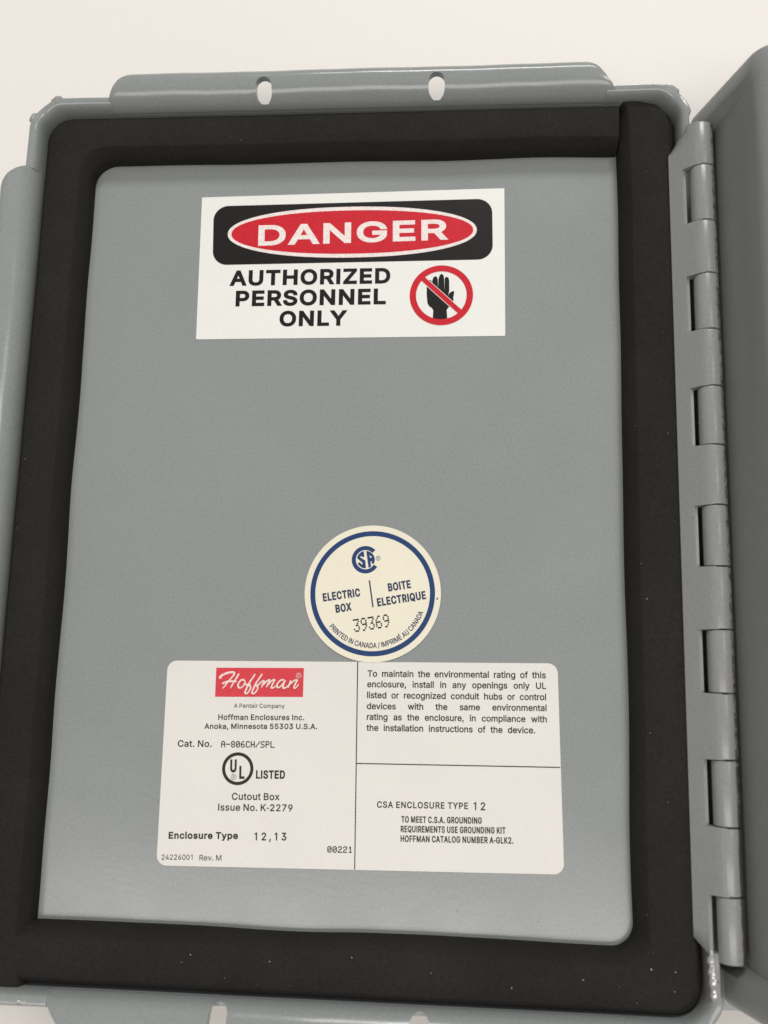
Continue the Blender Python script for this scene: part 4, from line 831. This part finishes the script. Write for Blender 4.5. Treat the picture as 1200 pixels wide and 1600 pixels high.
# ------------------------------------------------------------------ rating label
rl = slab('rating_label', rounded_poly(quad('rating_label'), 2.3, 10), 0.004, 0.12, M_PAPER, door)
rl['label'] = 'off-white maker and rating label with a red logo and ruled boxes'
print_sheet('logo_block', [quad('logo')], .15, M_LOGO, rl)
bm = bmesh.new(); zz = .17
for s_i, st in enumerate(SHAPES['script']):
    pts = catmull([Vector((p[0], p[1])) for p in st], 6)
    n = len(pts); w0 = (.235 if s_i in (0, 2) else .215)
    # main nib: broad at the start, tapering at the exit
    L = []; Rr = []
    for i, p in enumerate(pts):
        t = (pts[min(n - 1, i + 1)] - pts[max(0, i - 1)]).normalized(); nn = Vector((-t.y, t.x))
        f = 1.0 - 0.35 * (i / (n - 1)) ** 3
        if i == 0 or i == n - 1: f *= .55
        nib = 0.82 + 0.28 * abs(t.cross(Vector((0.75, 0.66))) if False else (t.x * 0.66 - t.y * 0.75))
        wd = w0 * f * nib
        L.append(p + nn * wd); Rr.append(p - nn * wd)
    if s_i == 0:
        for i in range(n):
            k = max(0, 1 - i / (n * .45)); t = pts[min(n - 1, i + 1)] - pts[max(0, i - 1)]
            nn = Vector((-t.y, t.x)).normalized(); L[i] += nn * .07 * k; Rr[i] -= nn * .10 * k
    vl = [V(bm, p.x, p.y, zz + i * .0006) for i, p in enumerate(L)]
    vr = [V(bm, p.x, p.y, zz + i * .0006) for i, p in enumerate(Rr)]
    for i in range(n - 1):
        f_ = bm.faces.new((vr[i], vr[i + 1], vl[i + 1], vl[i]))
    zz += n * .0006 + .002
me = bpy.data.meshes.new('logo_script')
bm.normal_update()
for f_ in bm.faces:
    if f_.normal.z < 0: f_.normal_flip()
bm.to_mesh(me); bm.free(); me.materials.append(M_PINKW)
o = bpy.data.objects.new('logo_script', me); C.objects.link(o); place(o, rl)
def circ_of(n):
    a, b = [Vector(p) for p in SHAPES[n]]; return a.x, a.y, (a - b).length
x, y, r = circ_of('logo_reg')
def registered(x, y, r, wd):
    k = r / 509 * 1.05
    cs = [ellipse(x, y, r, r, 32), ellipse(x, y, r - wd, r - wd, 32)[::-1]]
    for c in GLYPHS['R'][1]: cs.append([(x - r * .5 + gx * k, y - r * .53 + gy * k) for gx, gy in clean(c)])
    return cs
print_sheet('registered_mark', registered(x, y, r, r * .16), .30, M_PINKW, rl)
a, b, c, d_ = [Vector(p) for p in SHAPES['ul']]
ulc = Vector(((a.x + b.x) / 2, (c.y + d_.y) / 2)); ulr = (a - b).length / 2
ring = [ellipse(ulc.x, ulc.y, ulr, ulr), ellipse(ulc.x, ulc.y, ulr * .80, ulr * .80)]
x, y, r = circ_of('ul_reg')
print_block('printed_lettering', 'rating', .15, M_TEXT, rl, [registered(x, y, r, r * .14)])
print_sheet('listing_mark_ring', ring, .15, M_TEXT, rl)
def rule(n, wd):
    a, b = [Vector(p) for p in SHAPES[n]]; t = (b - a).normalized(); nn = Vector((-t.y, t.x)) * wd
    return [tuple(a + nn), tuple(b + nn), tuple(b - nn), tuple(a - nn)]
print_sheet('ruled_line', [rule('vline', .12)], .15, M_TEXT, rl)
hl = [tuple(p) for p in rule('hline', .12)]
print_sheet('ruled_line', [hl], .153, M_TEXT, rl)

# ------------------------------------------------------------------ round certification sticker, lapping over the rating label
cx, cy, CR = -2.5, -11.9, 16.35
th = math.radians(8.3)
cs_ = slab('certification_sticker', ellipse(cx, cy, CR, CR, 128), 0.165, 0.27, M_CREAM, door)
cs_['label'] = 'round cream sticker with a blue ring, reading ELECTRIC BOX and BOITE ELECTRIQUE'
print_sheet('blue_ring', [ellipse(cx, cy, 14.95, 14.95, 128), ellipse(cx, cy, 13.75, 13.75, 128)], .30, M_BLUE, cs_)
extra = []
a, b = [Vector(p) for p in SHAPES['csa_line']]; t = (b - a).normalized(); nn = Vector((-t.y, t.x)) * .17
extra.append([[tuple(a + nn), tuple(b + nn), tuple(b - nn), tuple(a - nn)]])
# line of small print along the lower edge
arc_s = 'PRINTED IN CANADA / IMPRIMÉ AU CANADA'
k = 1.18 / 509; rb = 13.0; rot = 0
a_start, a_end = math.radians(218.5), math.radians(340.5)
adv = [(170 if ch == ' ' else GLYPHS[ch][0]) for ch in arc_s]
tot = sum(adv); arc_len = (a_end - a_start) * (rb - .5); sx = arc_len / (tot * k)
pen = 0; glyphs = []
for ch, ad in zip(arc_s, adv):
    if ch != ' ':
        am = a_start + (a_end - a_start) * (pen + ad / 2) / tot
        tx, ty = -math.sin(am), math.cos(am)      # reading direction (counter-clockwise)
        ux, uy = -math.cos(am), -math.sin(am)     # letters point to the centre
        bx, by = cx + rb * math.cos(am), cy + rb * math.sin(am)
        for c in GLYPHS[ch][1]:
            glyphs.append([(bx + tx * (gx - ad / 2) * k * sx + ux * gy * k, by + ty * (gx - ad / 2) * k * sx + uy * gy * k) for gx, gy in clean(c)])
    pen += ad
extra.append(grow(glyphs, .035))
print_block('printed_lettering', 'csa_blue', .30, M_NAVY, cs_, extra)
print_block('serial_number', 'csa_serial', .30, M_BLACK, cs_)
m0, m1, m2 = [Vector(p) for p in SHAPES['csa_mark']]
cc = Vector(m0); rO = (m0 - m1).length * 1.02; rI = rO * .70
p_, q_, s_ = [Vector(p) for p in SHAPES['csa_c_cut']]
a1 = math.atan2(q_.y - cc.y, q_.x - cc.x); a2 = math.atan2(s_.y - cc.y, s_.x - cc.x) + 2 * math.pi
arcO = [(cc.x + rO * math.cos(a1 + (a2 - a1) * i / 60), cc.y + rO * math.sin(a1 + (a2 - a1) * i / 60)) for i in range(61)]
arcI = [(cc.x + rI * math.cos(a1 + (a2 - a1) * i / 60), cc.y + rI * math.sin(a1 + (a2 - a1) * i / 60)) for i in range(60, -1, -1)]
x, y, r = circ_of('csa_reg')
print_sheet('emblem', [arcO + arcI, quad('sa_s'), quad('sa_a'), quad('sa_hole')] + registered(x, y, r, r * .2), .30, M_BLUE, cs_)

sm = ellipse(13.0, -13.0, .16, .32, 16, -.5)
print_sheet('smudge', [sm], .30, M_TEXT, cs_)

# ------------------------------------------------------------------ the box body standing beside the door
body = empty('electrical_enclosure', (120, 5, TZ), 'grey painted steel enclosure box standing upright beside the hinge at the right edge', 'enclosure box')
YB, YT = -98.6, 108.7
def shell_section(end):
    if end: return rounded_poly([(74.4, TZ), (75.3, 4.0), (83.4, 32.5), (168, 33.5), (168, TZ)], [0, 1.5, 6.5, 4, 0], 10)
    return rounded_poly([(79.4, TZ), (79.4, 9.0), (83.4, 32.5), (168, 33.5), (168, TZ)], [0, 1.5, 6.5, 4, 0], 10)
bm = bmesh.new(); rings = []
for yy, ins, end in ((YB, 1.6, 1), (YB + .2, .8, 1), (YB + .7, .25, 1), (YB + 1.8, 0, 1), (YB + 6.8, 0, 1), (YB + 8.6, 0, 0),
                     (YT - 6.6, 0, 0), (YT - 5.0, 0, 1), (YT - 1.8, 0, 1), (YT - .7, .25, 1), (YT - .2, .8, 1), (YT, 1.6, 1)):
    rings.append([(x + (ins if x < 122 else -ins), yy, z - (ins if z > 25 else 0)) for x, z in shell_section(end)])
loft(bm, rings)
link('shell', bm, M_PAINT2, body)
# lip under the hinge barrel, its welded hinge leaf, and a foot plate at the near end
bm = bmesh.new()
loft(bm, [[(74.9, y, -3.0), (74.6, y, 1.5), (75.0, y, 4.3), (76.0, y, 5.0), (79.6, y, 5.3), (79.6, y, -3.0)] for y in (YB + 9, YB + 9.8, YT - 7.8, YT - 7)])
link('hinge_leaf', bm, M_PAINT2, body)
bm = bmesh.new()
ol = rounded_poly([(73, -104.3), (83.5, -104.1), (83.5, -94), (73, -94)], [.6, .6, 0, 0], 4)
loft(bm, [[(x, y, -11.6) for x, y in ol], [(x, y, -10.2) for x, y in ol], [(x + .1 * (1 if x < 78 else -1), y + .1, -10.0) for x, y in ol]])
link('foot_plate', bm, M_PAINT, body)
for o, mid in knuckles_body: place(o, body, mid)
bm = bmesh.new()
loft(bm, [[(HX + 1.1 * math.cos(a * math.pi / 8), y, HZ + 1.1 * math.sin(a * math.pi / 8)) for a in range(16)] for y in (102.0, -88.6)])
link('hinge_pin', bm, M_DARKM, body)
